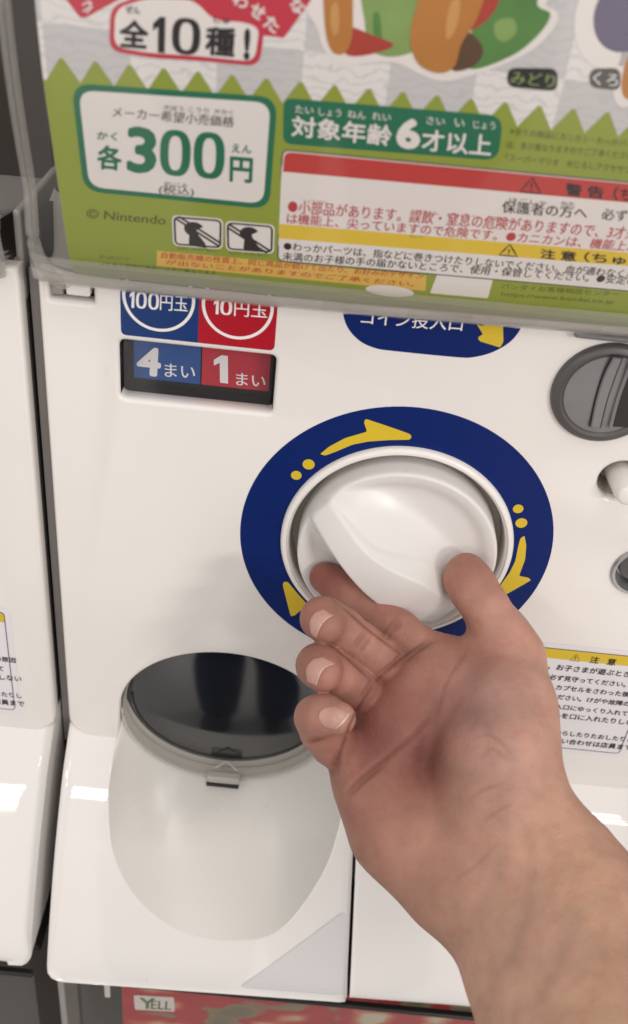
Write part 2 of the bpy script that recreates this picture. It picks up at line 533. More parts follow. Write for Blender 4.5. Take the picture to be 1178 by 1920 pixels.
def plate(name, outlines, y0, thick, m, parent, bevel=1.2, origin=None):
    """flat moulding in the XZ plane (front at y0) with holes, rounded edges: filled 2-D curve made mesh"""
    c = bpy.data.curves.new(name, 'CURVE')
    c.dimensions = '2D'; c.fill_mode = 'BOTH'
    c.extrude = (thick / 2 - bevel) * MM
    c.bevel_depth = bevel * MM; c.bevel_resolution = 3
    c.offset = -bevel * MM
    for ol in outlines:
        sp = c.splines.new('POLY')
        sp.points.add(len(ol) - 1)
        for p, q in zip(sp.points, ol):
            p.co = (q[0] * MM, q[1] * MM, 0, 1)
        sp.use_cyclic_u = True
    t = bpy.data.objects.new('t', c); COL.objects.link(t)
    dg = bpy.context.evaluated_depsgraph_get(); dg.update()
    me = bpy.data.meshes.new_from_object(t.evaluated_get(dg))
    bpy.data.objects.remove(t)
    for v in me.vertices:
        v.co = Vector((v.co.x, y0 * MM - v.co.z + thick / 2 * MM, v.co.y))
    bm = bmesh.new(); bm.from_mesh(me)
    bmesh.ops.remove_doubles(bm, verts=bm.verts, dist=2e-6)
    bmesh.ops.recalc_face_normals(bm, faces=bm.faces)
    bm.to_mesh(me); bm.free()
    me.name = name
    me.materials.clear(); me.materials.append(M[m])
    me.polygons.foreach_set('use_smooth', [True] * len(me.polygons))
    me.set_sharp_from_angle(angle=math.radians(32))
    o = bpy.data.objects.new(name, me); COL.objects.link(o); o.parent = parent
    return o

def ellipse(cx, cz, a, b, t0=0, t1=2 * math.pi, n=64, end=False):
    return [(cx + a * math.cos(t), cz + b * math.sin(t)) for t in np.linspace(t0, t1, n, endpoint=end)]

# ------------------------------------------------------------------ the capsule machine
PANEL = Flat(0.0)
W = 154.2
machine = empty('capsule_machine', (0, 60, -268))
tag(machine, 'white capsule vending machine in the middle with blue dial ring and coin slot', 'vending machine', 'capsule vending machines')
ORG = np.array((0, 60, -268.0))

def rel(o):
    """parts are built in world millimetres; hang them under the machine without moving"""
    o.parent = machine
    o.location = -Vector(ORG * MM)
    return o

# front panel with its openings
arch = [(-128.4, -149.5), (-127.6, -138)] + ellipse(-72, -126, 55, 47, math.pi, 0, 40, True) + [(-15, -138), (-10, -149.5)]
outl = [(-W, 112), (-W, -136)]
outl += [(-W + 14 * (1 - math.cos(t)), -136 - 13.5 * math.sin(t)) for t in np.linspace(0.12, math.pi / 2, 8)]
outl += arch + [(W - 10, -149.5), (W, -141), (W, 112)]
win = round_poly([(-122.9, 59.6), (-59.8, 59.6), (-59.8, 86.0), (-122.9, 86.0)], 2.6)
holes = [win, ellipse(0.6, -1.0, 49.5, 49.5, n=80), ellipse(90.5, 44.5, 9.6, 9.6, n=40), ellipse(112, -1.5, 11.0, 11.0, n=48),
         round_poly([(-150, 100.5), (-132.5, 100.5), (-132.5, 107.5), (-150, 107.5)], 0.8)]
front = rel(plate('front_panel', [outl] + holes, 0.0, 9.0, 'white', machine, bevel=2.2))

# cabinet behind the panel: side walls, roof of the chute, back
mb = MB()
mb.box(-W + 2, -W + 4, 9, 330, -262, 112); mb.box(W - 4, W - 2, 9, 330, -262, 112)
mb.box(-W + 4, W - 4, 322, 326, -262, 112); mb.box(-W + 4, W - 4, 9, 322, -264, -262)
mb.box(-W + 4, W - 4, 18, 20, -160, 108)
mb.box(-W - 6.2, -W + 1.4, 10.5, 16, -165, 108)  # grey strip added between machines for the tone of the shaded gap
rel(mb.build('cabinet', 'cab'))

# coin display window: recess, two number cards, window pane
mb = MB()
mb.box(-123.6, -59.0, 15.5, 17, 56, 89)
mb.box(-123.6, -59.0, 1.6, 16, 57.0, 59.4); mb.box(-124.6, -122.8, 1.6, 16, 57, 89); mb.box(-60, -58.0, 1.6, 16, 57, 89)
cw = rel(mb.build('coin_window', 'dark'))
CARD = Flat(12.0)
for nm, x0, x1, m_, num, nx in (('number_card', -119.5, -91.6, 'dim_blue', '4', None), ('number_card', -91.0, -62.6, 'dim_red', '1', None)):
    mb = MB(); mb.box(x0, x1, 12.0, 14.5, 63.5, 90)
    c = mb.build(nm, m_); c.parent = cw
mb = MB()
text(mb, CARD, '4', (256, 702), (301, 707), (258, 648), 0.15, 0.035)
text(mb, CARD, 'まい', (309, 706), (366, 711), (309, 680), 0.15, 0.012)
block_one(mb, CARD, (402, 716), (428, 719), (401, 664), 0.15)
text(mb, CARD, 'まい', (443, 722), (498, 727), (443, 698), 0.15, 0.012)
lt = mb.build('lettering', 'dim_white'); lt.parent = cw
mb = MB()
fill(mb, Flat(3.0), round_poly([(-121.8, 60.9), (-60.8, 60.9), (-60.8, 85.7), (-121.8, 85.7)], 2.4), 0)
pn = mb.build('pane', 'window'); pn.parent = cw

# printed coin label above the window
mb = MB()
lab = round_poly([(-122, 88.6), (-91.3, 88.6), (-91.3, 128), (-122, 128)], [2.4, 0, 0, 2.4])
fill(mb, PANEL, lab, 0.12)
lb = rel(mb.build('coin_label', 'blue2', smooth=False)); tag(lb, 'blue and red coin label with circled coin values')
mb = MB()
fill(mb, PANEL, round_poly([(-91.3, 88.6), (-60.8, 88.6), (-60.8, 128), (-91.3, 128)], [0, 2.4, 2.4, 0]), 0.12)
c = mb.build('red_field', 'red', smooth=False); c.parent = lb
mb = MB()
outline(mb, PANEL, ellipse(-107, 106.0, 13.6, 13.6, n=64), 1.25, 0.28)
outline(mb, PANEL, ellipse(-76.2, 106.0, 13.4, 13.4, n=64), 1.25, 0.28)
block_one(mb, PANEL, (243, 576), (252, 577), (244, 545), 0.28)
block_zero(mb, PANEL, (255, 577), (275, 579), (256, 546), 0.28, 0.26)
block_zero(mb, PANEL, (278, 579), (298, 581), (279, 548), 0.28, 0.26)
text(mb, PANEL, '円玉', (300, 581), (352, 585), (301, 552), 0.28, 0.008)
block_one(mb, PANEL, (401, 588), (410, 589), (402, 560), 0.28)
block_zero(mb, PANEL, (413, 589), (435, 591), (414, 561), 0.28, 0.26)
text(mb, PANEL, '円玉', (439, 592), (501, 597), (440, 564), 0.28, 0.008)
c = mb.build('lettering', 'pwhite', smooth=False); c.parent = lb

# blue plate over the coin inlet
mb = MB()
pl = [(-35.6, 125)] + [(-35.6, 112), (-35.0, 106.5), (-32.2, 101), (-27.2, 96.6), (-21, 94.4), (-14, 94.0), (11, 94.2), (18, 95), (25, 98), (30.8, 103), (33.6, 108.5), (34.2, 113), (34.2, 125)]
fill(mb, PANEL, [pl[0]] + [tuple(p) for p in smooth_curve(pl[1:-1], 5)] + [pl[-1]], 0.12)
pb = rel(mb.build('coin_inlet_plate', 'blue', smooth=False))
mb = MB()
text(mb, PANEL, 'コイン投入口', (676, 608), (866, 621), (679, 578), 0.28, 0.006)
c = mb.build('lettering', 'pwhite', smooth=False); c.parent = pb
mb = MB()
ar = [PANEL.px(p) for p in [(893, 606), (905, 612), (914, 600), (935, 612), (943, 603), (944, 640), (938, 651), (899, 639), (896, 632), (906, 626)]]
fill(mb, PANEL, round_poly(ar, 0.8, 3), 0.28)
c = mb.build('arrow', 'yellow', smooth=False); c.parent = pb

# round coin slot
SX, SZ = 73.2, 85.6
mb = MB()
lathe(mb, [(22.0, 2), (22.0, -0.6), (21.6, -2.0), (20.4, -3.0), (18.6, -3.4), (17.6, -2.6), (17.2, -2.2)], SX, SZ)
cs = rel(mb.build('coin_slot', 'greyrim'))
mb = MB()
lathe(mb, [(17.3, -1.8), (17.0, -2.6), (12, -3.2), (6, -3.5), (0.01, -3.6)], SX, SZ)
c = mb.build('slot_face', 'grey'); c.parent = cs
S4 = Flat(-4.3)
def slot_band(pa, pb_, w):
    ctr = smooth_curve([S4.px(p) for p in pa], 8)
    rt = smooth_curve([S4.px(p) for p in pb_], 8)
    return ctr, rt
la, ra = slot_band([(1150, 670), (1133, 703), (1118, 750), (1108, 798)], [(1166, 672), (1153, 705), (1137, 752), (1125, 800)], 0)
mb = MB()
rows = []
for p, q in zip(la, ra):
    rows.append([(p[0], -3.0, p[1]), (p[0], -4.6, p[1]), (p[0] + 0.5, -5.1, p[1]), (q[0] - 0.5, -5.1, q[1]), (q[0], -4.6, q[1]), (q[0], -3.0, q[1])])
mb.grid(rows)
mb.add(rows[0], [tuple(range(6))]); mb.add(rows[-1], [tuple(range(6))])
c = mb.build('slot_bar', 'grey'); c.parent = cs
mb = MB()
rows = []
for p, q in zip(la, ra):
    rows.append([(p[0] - 0.7, -3.75, p[1]), (q[0] + 0.7, -3.75, q[1])])
rows = [[(rows[0][0][0] + 0.3, -3.75, rows[0][0][2] + 0.9), (rows[0][1][0] + 0.3, -3.75, rows[0][1][2] + 0.9)]] + rows + [[(rows[-1][0][0], -3.75, rows[-1][0][2] - 0.7), (rows[-1][1][0], -3.75, rows[-1][1][2] - 0.7)]]
mb.grid(rows)
c = mb.build('slot_outline', 'dark', smooth=False); c.parent = cs
mb = MB()
rows = []
for p, q in zip(la, ra):
    rows.append([(q[0] + 4.2, -3.8, q[1] + 0.3), (q[0] + 11.5 - 0.03 * (q[1] - SZ), -3.8, q[1] + 0.8)])
mb.grid(rows[3:])
c = mb.build('coin_gap', 'dark', smooth=False); c.parent = cs
mb = MB()
rows = []
for p, q in zip(la, ra):
    rows.append([(q[0] + 3.6, -3.2, q[1]), (q[0] + 3.6, -4.6, q[1]), (q[0] + 4.4, -4.9, q[1]), (q[0] + 5.0, -4.4, q[1]), (q[0] + 5.0, -3.3, q[1])])
mb.grid(rows)
c = mb.build('slot_lip', 'grey'); c.parent = cs

# coin return peg
PX_, PZ_ = 90.5, 44.5
mb = MB()
lathe(mb, [(9.8, 3), (8.9, 10), (8.4, 17), (0.01, 17)], PX_, PZ_, 48)
rb = rel(mb.build('return_button', 'groove'))
mb = MB()
lathe(mb, [(6.2, 14), (6.0, 4), (5.4, -6), (4.9, -9.2), (4.4, -10.2), (3.4, -10.7), (0.01, -10.8)], PX_ + 1.2, PZ_ - 0.3, 48)
c = mb.build('peg', 'white'); c.parent = rb

# key lock
mb = MB()
lathe(mb, [(13.2, 0.5), (13.4, -0.8), (12.8, -1.6), (11.6, -1.4), (10.6, 1.5), (10.2, 7), (0.01, 7)], 112, -1.5, 64)
lk = rel(mb.build('key_lock', 'chrome'))
mb = MB()
lathe(mb, [(9.0, 6.8), (9.0, 4.2), (8.4, 3.6), (0.01, 3.4)], 112, -1.5, 48)
mb.box(111.4, 112.6, 3.0, 3.3, -6.5, 3.5)
c = mb.build('lock_barrel', 'greyrim'); c.parent = lk

# hinge notch top left
mb = MB()
mb.box(-151, -131.5, 8.6, 10, 99, 109)
hn = rel(mb.build('hinge_notch', 'dark'))
mb = MB(); mb.box(-143.5, -134.0, 0.6, 7, 102.6, 112)
c = mb.build('hinge_tab', 'white', bevel=1.0); c.parent = hn
mb = MB(); mb.box(-150.5, -145, 2.5, 7, 101.5, 106)
c = mb.build('hinge_pin', 'cab', bevel=0.8); c.parent = hn

# blue ring with three yellow arrows
mb = MB()
rows = [[(r * math.cos(t) + 0, -l, r * math.sin(t)) for r, l in ((70, 0.12), (51, 0.12))] for t in np.linspace(0, 2 * math.pi, 128, endpoint=False)]
mb.grid(rows, close_u=True)
ring = rel(mb.build('dial_ring_label', 'blue', smooth=False)); tag(ring, 'dark blue ring with three yellow turning arrows')
zz = lambda p: PANEL.px((400 + p[0] / 1.514, 740 + p[1] / 1.514))
A0 = [zz(p) for p in [(303, 168), (330, 146), (375, 122), (437, 104), (428, 78), (432, 68), (440, 70), (500, 90), (557, 110), (564, 118), (558, 127), (500, 128), (440, 132), (395, 141), (350, 160), (318, 172)]]
D0 = [zz((271, 197)), zz((236, 228))]
for k in range(3):
    a = -k * 2 * math.pi / 3
    rot = lambda p: (p[0] * math.cos(a) - p[1] * math.sin(a), p[0] * math.sin(a) + p[1] * math.cos(a))
    mb = MB()
    fill(mb, PANEL, round_poly([rot(p) for p in A0], 0.8, 3), 0.28)
    for d, r in zip(D0, (2.6, 2.3)):
        c0 = rot(d)
        fill(mb, PANEL, ellipse(c0[0], c0[1], r, r, n=20), 0.28)
    c = mb.build('turning_arrow', 'yellow', smooth=False); c.parent = ring

# dial: bezel, groove, turning knob
DX, DZ = 0.6, -1.0
mb = MB()
lathe(mb, [(52.2, 1.0), (52.2, -1.4), (51.6, -2.6), (50.4, -3.2), (49.6, -3.1), (49.6, -2.6), (49.3, -2.0), (48.9, -2.2), (48.4, -1.6), (48.2, -0.4), (48.1, 0.6)], DX, DZ, 128)
dial = rel(mb.build('dial', 'white'))
mb = MB()
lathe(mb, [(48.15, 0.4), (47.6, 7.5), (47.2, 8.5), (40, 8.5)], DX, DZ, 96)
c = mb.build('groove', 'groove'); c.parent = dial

BA = math.radians(-40.5)
BC = (-3.6, 0.4)
def knob_h(x, z):
    r = np.hypot(x, z)
    rim = 6.0 + 3.6 / (1 + np.exp(-(r - 38.0) / 1.5)) - 0.0014 * (42 - np.minimum(r, 42)) ** 2
    u = (x - BC[0]) * math.cos(BA) + (z - BC[1]) * math.sin(BA)
    v = -(x - BC[0]) * math.sin(BA) + (z - BC[1]) * math.cos(BA)
    uu = np.clip(u / 41.0, -1.15, 1.15)
    crest = 12.5 + 18.5 * (1 - uu ** 2)
    w = 8.4 + 2.4 * (1 - uu ** 2)
    sm = np.clip((u + 22) / 36, 0, 1); sm = sm * sm * (3 - 2 * sm)
    sm = np.where(v > 0, sm, 1.0)                 # the grip's upper flank swells softly at one end and breaks to an edge at the other
    w = w * (0.28 + 0.72 * sm)
    q = np.abs(v) - w
    L = 27.0 - 8.0 * sm
    g = np.clip(1 - np.maximum(q, 0) / L, 0, 1) ** (1.75 + 0.75 * sm)
    base = 6.0
    bl = base + (crest - 0.010 * np.minimum(np.abs(v), w) ** 2 - base) * g
    edge = base + (crest - 0.010 * w ** 2 - base) - 0.55 * np.maximum(q + 0.6, 0) ** 2 / 1.2      # softened ridge
    bl = np.where(q > -0.6, np.minimum(bl, np.maximum(edge, bl - 1.2)), bl)
    e = np.clip((44.0 - np.abs(u)) / 4.0, 0, 1)
    e = e * e * (3 - 2 * e)
    bl = base + (bl - base) * e
    k = 1.6
    h = np.maximum(rim, bl) + np.maximum(k - np.abs(rim - bl), 0) ** 2 / (4 * k)
    return h
mb = MB()
rows = []
NR, NA = 150, 300
for t in np.linspace(0, 2 * math.pi, NA, endpoint=False):
    rr = np.linspace(0.05, 44.2, NR)
    xs, zs = rr * math.cos(t), rr * math.sin(t)
    h = knob_h(xs, zs)
    er = np.clip((44.2 - rr) / 1.6, 0, 1)
    h = h - 1.6 * (1 - np.sqrt(np.clip(1 - (1 - er) ** 2, 0, 1)))
    row = [(DX + x, -hh, DZ + z) for x, z, hh in zip(xs, zs, h)]
    row += [(DX + 44.3 * math.cos(t), -max(h[-1] - 1, 0), DZ + 44.3 * math.sin(t)), (DX + 44.3 * math.cos(t), 6.6, DZ + 44.3 * math.sin(t))]
    rows.append(row)
mb.grid(rows, close_u=True)
kn = mb.build('knob', 'knob', angle=70); kn.parent = dial
tag(kn, 'glossy white turning knob with a raised diagonal grip')

# ---- lower covers: one profile (Y, Z) swept along X
LOW = [(7.0, -140.5), (1.0, -146.5), (-6, -153), (-15, -162), (-27, -178.5), (-39, -197), (-52.5, -222), (-63.6, -246), (-67.6, -257), (-68.9, -263.5), (-67.0, -267.5), (-62, -269.2), (-50, -269.6)]
LP = np.array(smooth_curve(LOW, 8))
LS = np.concatenate([[0], np.cumsum(np.hypot(np.diff(LP[:, 0]), np.diff(LP[:, 1])))])
def low_lift(x, s): return (0.8 + min(np.clip(x, -W, W) + W, 220) * 0.046) * np.clip((s - 25) / 115, 0, 1) ** 2
def low3(x, s, sink=0.0):
    y, z = np.interp(s, LS, LP[:, 0]), np.interp(s, LS, LP[:, 1])
    e = 1.0
    dy = np.interp(s + e, LS, LP[:, 0]) - np.interp(s - e, LS, LP[:, 0])
    dz = np.interp(s + e, LS, LP[:, 1]) - np.interp(s - e, LS, LP[:, 1])
    L = math.hypot(dy, dz) or 1
    lift = low_lift(x, s)
    return np.array([x, y - dz / L * sink * -1, z + dy / L * sink * -1 + lift])      # sink: into the machine
def s_of_z(z): return float(np.interp(-z, -LP[:, 1], LS))
SB = s_of_z(-266.0)
def xr(s): return 1.2 + 6.4 * np.clip((s - s_of_z(-172)) / (SB - s_of_z(-172)), -0.3, 1)

egg = [(-128.6, -141), (-129.4, -156), (-129.0, -172), (-123.6, -195), (-109.5, -215), (-87, -229.8), (-58, -233.8), (-33, -226.5), (-14.5, -199), (-7.0, -176), (-5.5, -156), (-6.0, -141)]
eggS = smooth_curve([(x, s_of_z(z)) for x, z in egg], 8)
# outer boundary of the left cover, walked the same way round (left side, bottom, right side)
s0 = s_of_z(-141)
out = []
NL, NB, NRr = 26, 30, 32
for k in range(NL): out.append((-W, s0 + (SB - 9 - s0) * k / NL))
for k in range(8):
    t = math.pi / 2 * k / 8
    out.append((-W + 12 * (1 - math.cos(t)), SB - 9 + 9 * math.sin(t) + 0))
for k in range(NB): out.append((-W + 12 + (xr(SB) + W - 12 - 3) * k / NB, SB))
for k in range(5):
    t = math.pi / 2 * k / 5
    out.append((xr(SB) - 3 + 3 * math.sin(t), SB - 3 * (1 - math.cos(t))))
for k in range(NRr + 1):
    s = SB - 3 + (s0 - SB + 3) * k / NRr
    out.append((float(xr(s)), s))
out = np.array(out)
eg = np.array(eggS)
def resample(P, n):
    d = np.concatenate([[0], np.cumsum(np.hypot(*np.diff(P, axis=0).T))])
    q = np.linspace(0, d[-1], n)
    return np.stack([np.interp(q, d, P[:, 0]), np.interp(q, d, P[:, 1])], 1)
ctr = np.array([-67, s_of_z(-168)])
# match by angle from the opening's middle so that the strips stay straight
def ang(P): return np.unwrap(np.arctan2(P[:, 1] - ctr[1], P[:, 0] - ctr[0]))
ea = resample(eg, 160)
ao, ae = ang(out), ang(ea)
fr = np.linspace(0, 1, 160)
oa = np.stack([np.interp((ae - ae[0]) / (ae[-1] - ae[0]), (ao - ao[0]) / (ao[-1] - ao[0]), out[:, i]) for i in (0, 1)], 1)
mb = MB()
rows = []
for e_, o_ in zip(ea, oa):
    dv = (o_ - e_); dl = np.linalg.norm(dv) + 1e-6
    row = [low3(e_[0], e_[1], 0.25), low3(*(e_ + dv * min(0.5 / dl, .1)), 0.08), low3(*(e_ + dv * min(1.0 / dl, .2)), 0.0)]
    for t in np.linspace(min(1.2 / dl, .25), max(1 - 5.0 / dl, .6), 10): row.append(low3(*(e_ + dv * t)))
    e5 = min(5.0, dl * .4)
    for q in np.linspace(0.15, 1, 6):
        a_ = q * math.pi / 2
        row.append(low3(*(o_ - dv / dl * (e5 - e5 * math.sin(a_))), 0.55 * e5 * (1 - math.cos(a_))))
    y_end = row[-1]
    row.append((y_end[0], max(y_end[1], y_end[1] + 6), y_end[2] + 0.5))
    row.append((y_end[0], 12.0, y_end[2] + 1.5 if y_end[2] > -262 else y_end[2] + 3))
    rows.append(row)
mb.grid(rows)
lc = rel(mb.build('chute_cover', 'cover', angle=50))

# grey corner label on the chute cover
mb = MB()
LOWS = Sheet([tuple(p) for p in LP[::-1][12:]])
tri = [LOWS.px(p) for p in [(448, 1860), (640, 1716), (652, 1722), (646, 1888)]]
fill(mb, LOWS, round_poly(tri, [3.0, 2.0, 2.0, 2.0]), 0.35, 4)
mb.v = [(x, y, z + low_lift(x, s_of_z(z))) for x, y, z in mb.v]
c = mb.build('corner_label', 'tri', smooth=False); c.parent = lc
mb = MB()
mb.grid([[low3(x, s_of_z(z), -0.8) for x in (-148.5, -146, -143.5, -141)] for z in (-147.5, -150, -153.2)])
c = mb.build('notch_shade', 'groove'); c.parent = lc  # flat dark patch on the cover, painted shade of a small recess
c.location = (0, 0, 0)

# cash door on the right
mb = MB()
rows = []
for s in np.linspace(s_of_z(-141.5), SB, 60):
    xl = xr(s) + 1.9
    b = 3.0
    k = 1.0
    dB = SB - s
    row = []
    for q in np.linspace(0, 1, 5):
        a_ = q * math.pi / 2
        row.append(low3(xl + 1.2 * (1 - math.sin(a_)) * 0 + 1.2 * (1 - math.cos(a_)), s, 1.2 * (1 - math.sin(a_))))
    cr_ = 14.0
    xe = W - (cr_ - math.sqrt(max(cr_ ** 2 - max(0, s - (SB - cr_)) ** 2, 0)))
    for x in np.linspace(xl + 4, xe - 7, 14): row.append(low3(x, s))
    for q in np.linspace(0.15, 1, 7):
        a_ = q * math.pi / 2
        er_ = 7 * (1 - 0.75 * float(np.clip((s - (SB - 26)) / 26, 0, 1)))
        row.append(low3(xe - er_ + er_ * math.sin(a_), s, er_ * (1 - math.cos(a_))))
    e_ = row[-1]; f_ = row[0]
    row = [(f_[0], 12.0, f_[2] + 3)] + row + [(e_[0], 12.0, e_[2] + 3)]
    rows.append(row)
mb.grid(rows)
rel(mb.build('cash_door', 'cover', angle=50))

# chute tray: lofted between the cover's opening and the lower edge of the door
mb = MB()
rows = []
inn = resample(np.array(ellipse(-72, -127, 54.6, 47.2, math.pi * 1.0, 2 * math.pi, 80, True)), 160)
for (e_, i_) in zip(ea, inn):
    A = low3(e_[0], e_[1], 0.25)
    B = np.array([i_[0], 5.0, i_[1] - 0.4])
    d = np.linalg.norm(A - B)
    C_ = (A * 0.5 + B * 0.5) + np.array([0, 1, -0.75]) * min(d * 0.12, 9)
    rows.append([(1 - t) ** 2 * A + 2 * t * (1 - t) * C_ + t * t * B for t in np.linspace(0, 1, 24)] + [(i_[0], 40, i_[1] - 1)])
mb.grid(rows)
rel(mb.build('chute_tray', 'tray', angle=60))

# smoked door of the chute with its clear rim and pull tab
def door_pt(t, r):
    return (-72 + 54.2 * r * math.cos(t), 13.0 - 8.0 * math.sqrt(max(0, 1 - r * r * 0.97)) - 1.6 * r ** 6, -127 + 46.8 * r * math.sin(t))
def door_edge(t):
    k = max(0.0, -math.sin(t)) ** 0.7
    return 0.985 - 0.15 * k
mb = MB()
mb.grid([[door_pt(t, q * door_edge(t)) for q in np.linspace(0.0, 1, 22)] for t in np.linspace(0, 2 * math.pi, 96, endpoint=False)], close_u=True)
dr = rel(mb.build('chute_door', 'door', angle=60))
mb = MB()
mb.grid([[door_pt(t, door_edge(t) * (1 - q) + 1.0 * q) for q in np.linspace(0.0, 1, 10)] + [(door_pt(t, 1.006)[0], 4.6, door_pt(t, 1.006)[2]), (door_pt(t, 1.015)[0], 7, door_pt(t, 1.015)[2])]
         for t in np.linspace(0, 2 * math.pi, 96, endpoint=False)], close_u=True)
c = mb.build('door_rim', 'doorrim'); c.parent = dr
mb = MB()
pts = [(-72 + 54.2 * math.cos(t), 2.4, -127 + 46.8 * math.sin(t)) for t in np.linspace(math.pi * 1.0, 2 * math.pi, 60)]
tube(mb, pts, 0.75, 8)
c = mb.build('rim_bead', 'doorrim'); c.parent = dr
mb = MB()
mb.box(-80.0, -62.0, -2.5, 3.0, -173.6, -169.0)
c = mb.build('pull_tab', 'doorrim', bevel=1.2); c.parent = dr
mb = MB()
mb.box(-80.0, -62.0, -3.6, -1.0, -175.2, -173.4)
c = mb.build('tab_edge', 'dark', bevel=0.7); c.parent = dr
mb = MB()
for a_, b_ in (((-76, -166.5), (-70, -160.2)), ((-70, -160.2), (-64, -166.5))):
    tube(mb, [(a_[0], 2.6, a_[1]), (b_[0], 2.2, b_[1])], 0.55, 6)
c = mb.build('triangle_mark', 'doorrim'); c.parent = dr

# caution sticker on the right of the panel
def caution_sticker(x0, x1, z0, z1, lines, head):
    mb = MB()
    fill(mb, PANEL, round_poly([(x0, z0), (x1, z0), (x1, z1), (x0, z1)], 3.2), 0.15)
    st = mb.build('caution_sticker', 'label', smooth=False)
    mb = MB()
    y0 = z1 - 9.4
    fill(mb, PANEL, round_poly([(x0 + 3, y0), (x1 - 3, y0), (x1 - 3, z1 - 3.2), (x0 + 3, z1 - 3.2)], [0, 0, 2, 2]), 0.28)
    c = mb.build('yellow_header', 'yellow', smooth=False); c.parent = st
    mb = MB()
    outline(mb, PANEL, round_poly([(x0 + 3, z0 + 3), (x1 - 3, z0 + 3), (x1 - 3, z1 - 3), (x0 + 3, z1 - 3)], 2.2), 0.35, 0.36)
    for args in head + lines:
        line_text(mb, PANEL, *args[:4], 0.36, *args[4:])
    c = mb.build('lettering', 'ink', smooth=False); c.parent = st
    return st
zl = [-66.8, -73.6, -80.0, -86.4, -93.2, -99.4, -105.6, -111.6, -117.6]
body_ = ['してください。お子さまが遊ぶときは', 'は保護者の方が必ず見守ってください。', 'おやめください。カプセルをさわった後', '無理に回さないでください。けがや故障の原因',
         'になります。小銭は入口にゆっくり入れて', 'お子さまがカプセルを口に入れたりしない', 'でください。', 'あぶないので、機械をゆらしたりたおしたりし', 'ないでください。お問い合わせは店員まで']
lines = []
for i, (b_, z_) in enumerate(zip(body_, zl)):
    lines.append((b_, 60.0 + (i % 3) * 0.7, z_ + 0.3, 3.9 if i in (0, 5, 8) else 3.5, 0.016, 0.98))
head = [('⚠', 93.5, -59.6, 4.6, 0.0, 1.0), ('注', 103.0, -59.6, 4.3, 0.02), ('意', 111.5, -59.7, 4.3, 0.02)]
tri_h = []
st = rel(caution_sticker(56, 137, -123.5, -49.8, lines, head))

# ---- clear capsule bin on top
CASEP = [(3, 109.6), (-5, 110.4), (-11, 112.4), (-15.4, 117), (-19.2, 126), (-27, 152), (-34.5, 180), (-38.5, 205), (-40.5, 230), (-41.5, 262)]
CP = np.array(smooth_curve(CASEP, 8))
def case_rows(x0, x1, rad, inset, pts):
    n = len(pts)
    nr = []
    for i in range(n):
        t = pts[min(i + 1, n - 1)] - pts[max(i - 1, 0)]
        t = t / np.linalg.norm(t)
        nr.append(np.array([t[1], -t[0]]))           # inward normal in (Y, Z)
    rows = []
    def row(x, d): return [(x, p[0] + d * min(1, max(0.1, (p[1] - 108) / 40)), p[1] + 0.1 * d + 0.026 * max(0, x + 50) * min(1, max(0, (150 - p[1]) / 40))) for p, k in zip(pts, nr)]
    for q in np.linspace(0, 1, 9):
        a_ = q * math.pi / 2
        rows.append(row(x0 + inset * (1 - math.sin(a_)) * 0 + inset * (1 - math.cos(a_)), rad * (1 - math.sin(a_))))
    for x in np.linspace(x0 + inset + 8, x1 - inset - 8, 12): rows.append(row(x, 0))
    for q in np.linspace(1, 0, 9):
        a_ = q * math.pi / 2
        rows.append(row(x1 - inset * (1 - math.cos(a_)), rad * (1 - math.sin(a_))))
    return rows
mb = MB()
mb.grid(case_rows(-151.5, 151.5, 22, 9, CP[18:]))
ca = rel(mb.build('capsule_case', 'case', angle=60))
mb = MB()
mb.grid(case_rows(-151.5, 151.5, 10, 12, CP[:27]))
mb.grid(case_rows(-150, 150, 9, 12, np.array([p + np.array([2.4, 0.9]) for p in CP[:24]])))
c = mb.build('case_rim', 'caserim', angle=60); c.parent = ca
mb = MB()
mb.grid(case_rows(-151.8, 151.8, 10, 12, np.array([p + np.array([-0.8, -0.1]) for p in CP[14:33]])))
c = mb.build('case_lip', 'caseedge', angle=60); c.parent = ca
mb = MB()
edge = [(-150.8 + 10 * max(0, 1 - (p[1] - 110) / 22) ** 2, p[0] + 14 * min(1, max(0.1, (p[1] - 108) / 40)), p[1]) for p in CP[10:]]
tube(mb, edge, 2.5, 10)
c = mb.build('case_edge', 'caseedge', angle=60); c.parent = ca
mb = MB(); tube(mb, [(-x, y, z) for x, y, z in edge], 2.5, 10)
c = mb.build('case_edge', 'caseedge', angle=60); c.parent = ca
mb = MB()
mb.box(-150, 150, 70, 72, 112, 262); mb.box(-150, 150, 9, 70, 110.5, 112.5)
mb.box(-151, -149, 66, 72, 112, 262); mb.box(149, 151, 66, 72, 112, 262)
c = rel(mb.build('bin_interior', 'bin'))
mb = MB()
rows = []
for x in 150.5 * np.sin(np.linspace(-math.pi / 2, math.pi / 2, 61)):
    f_ = math.sqrt(max(0, 1 - (abs(x) / 150.5) ** 14))
    rows.append([(x, y, z) for y, z in ((-9 * f_ + 8, 113.4), (-16 * f_ + 14, 116), (-19 * f_ + 16, 122), (-21.5 * f_ + 18, 131), (-22.5 * f_ + 19, 137), (-16 * f_ + 20, 139), (10, 136), (40, 131), (69, 130))])
mb.grid(rows)
BT = mb.build('bin_tray', 'bintray', angle=50); rel(BT)
mb = MB()
mb.box(54, 135, -4, 1.0, 109.0, 111.6)
c = rel(mb.build('case_latch', 'grey', bevel=1.4))

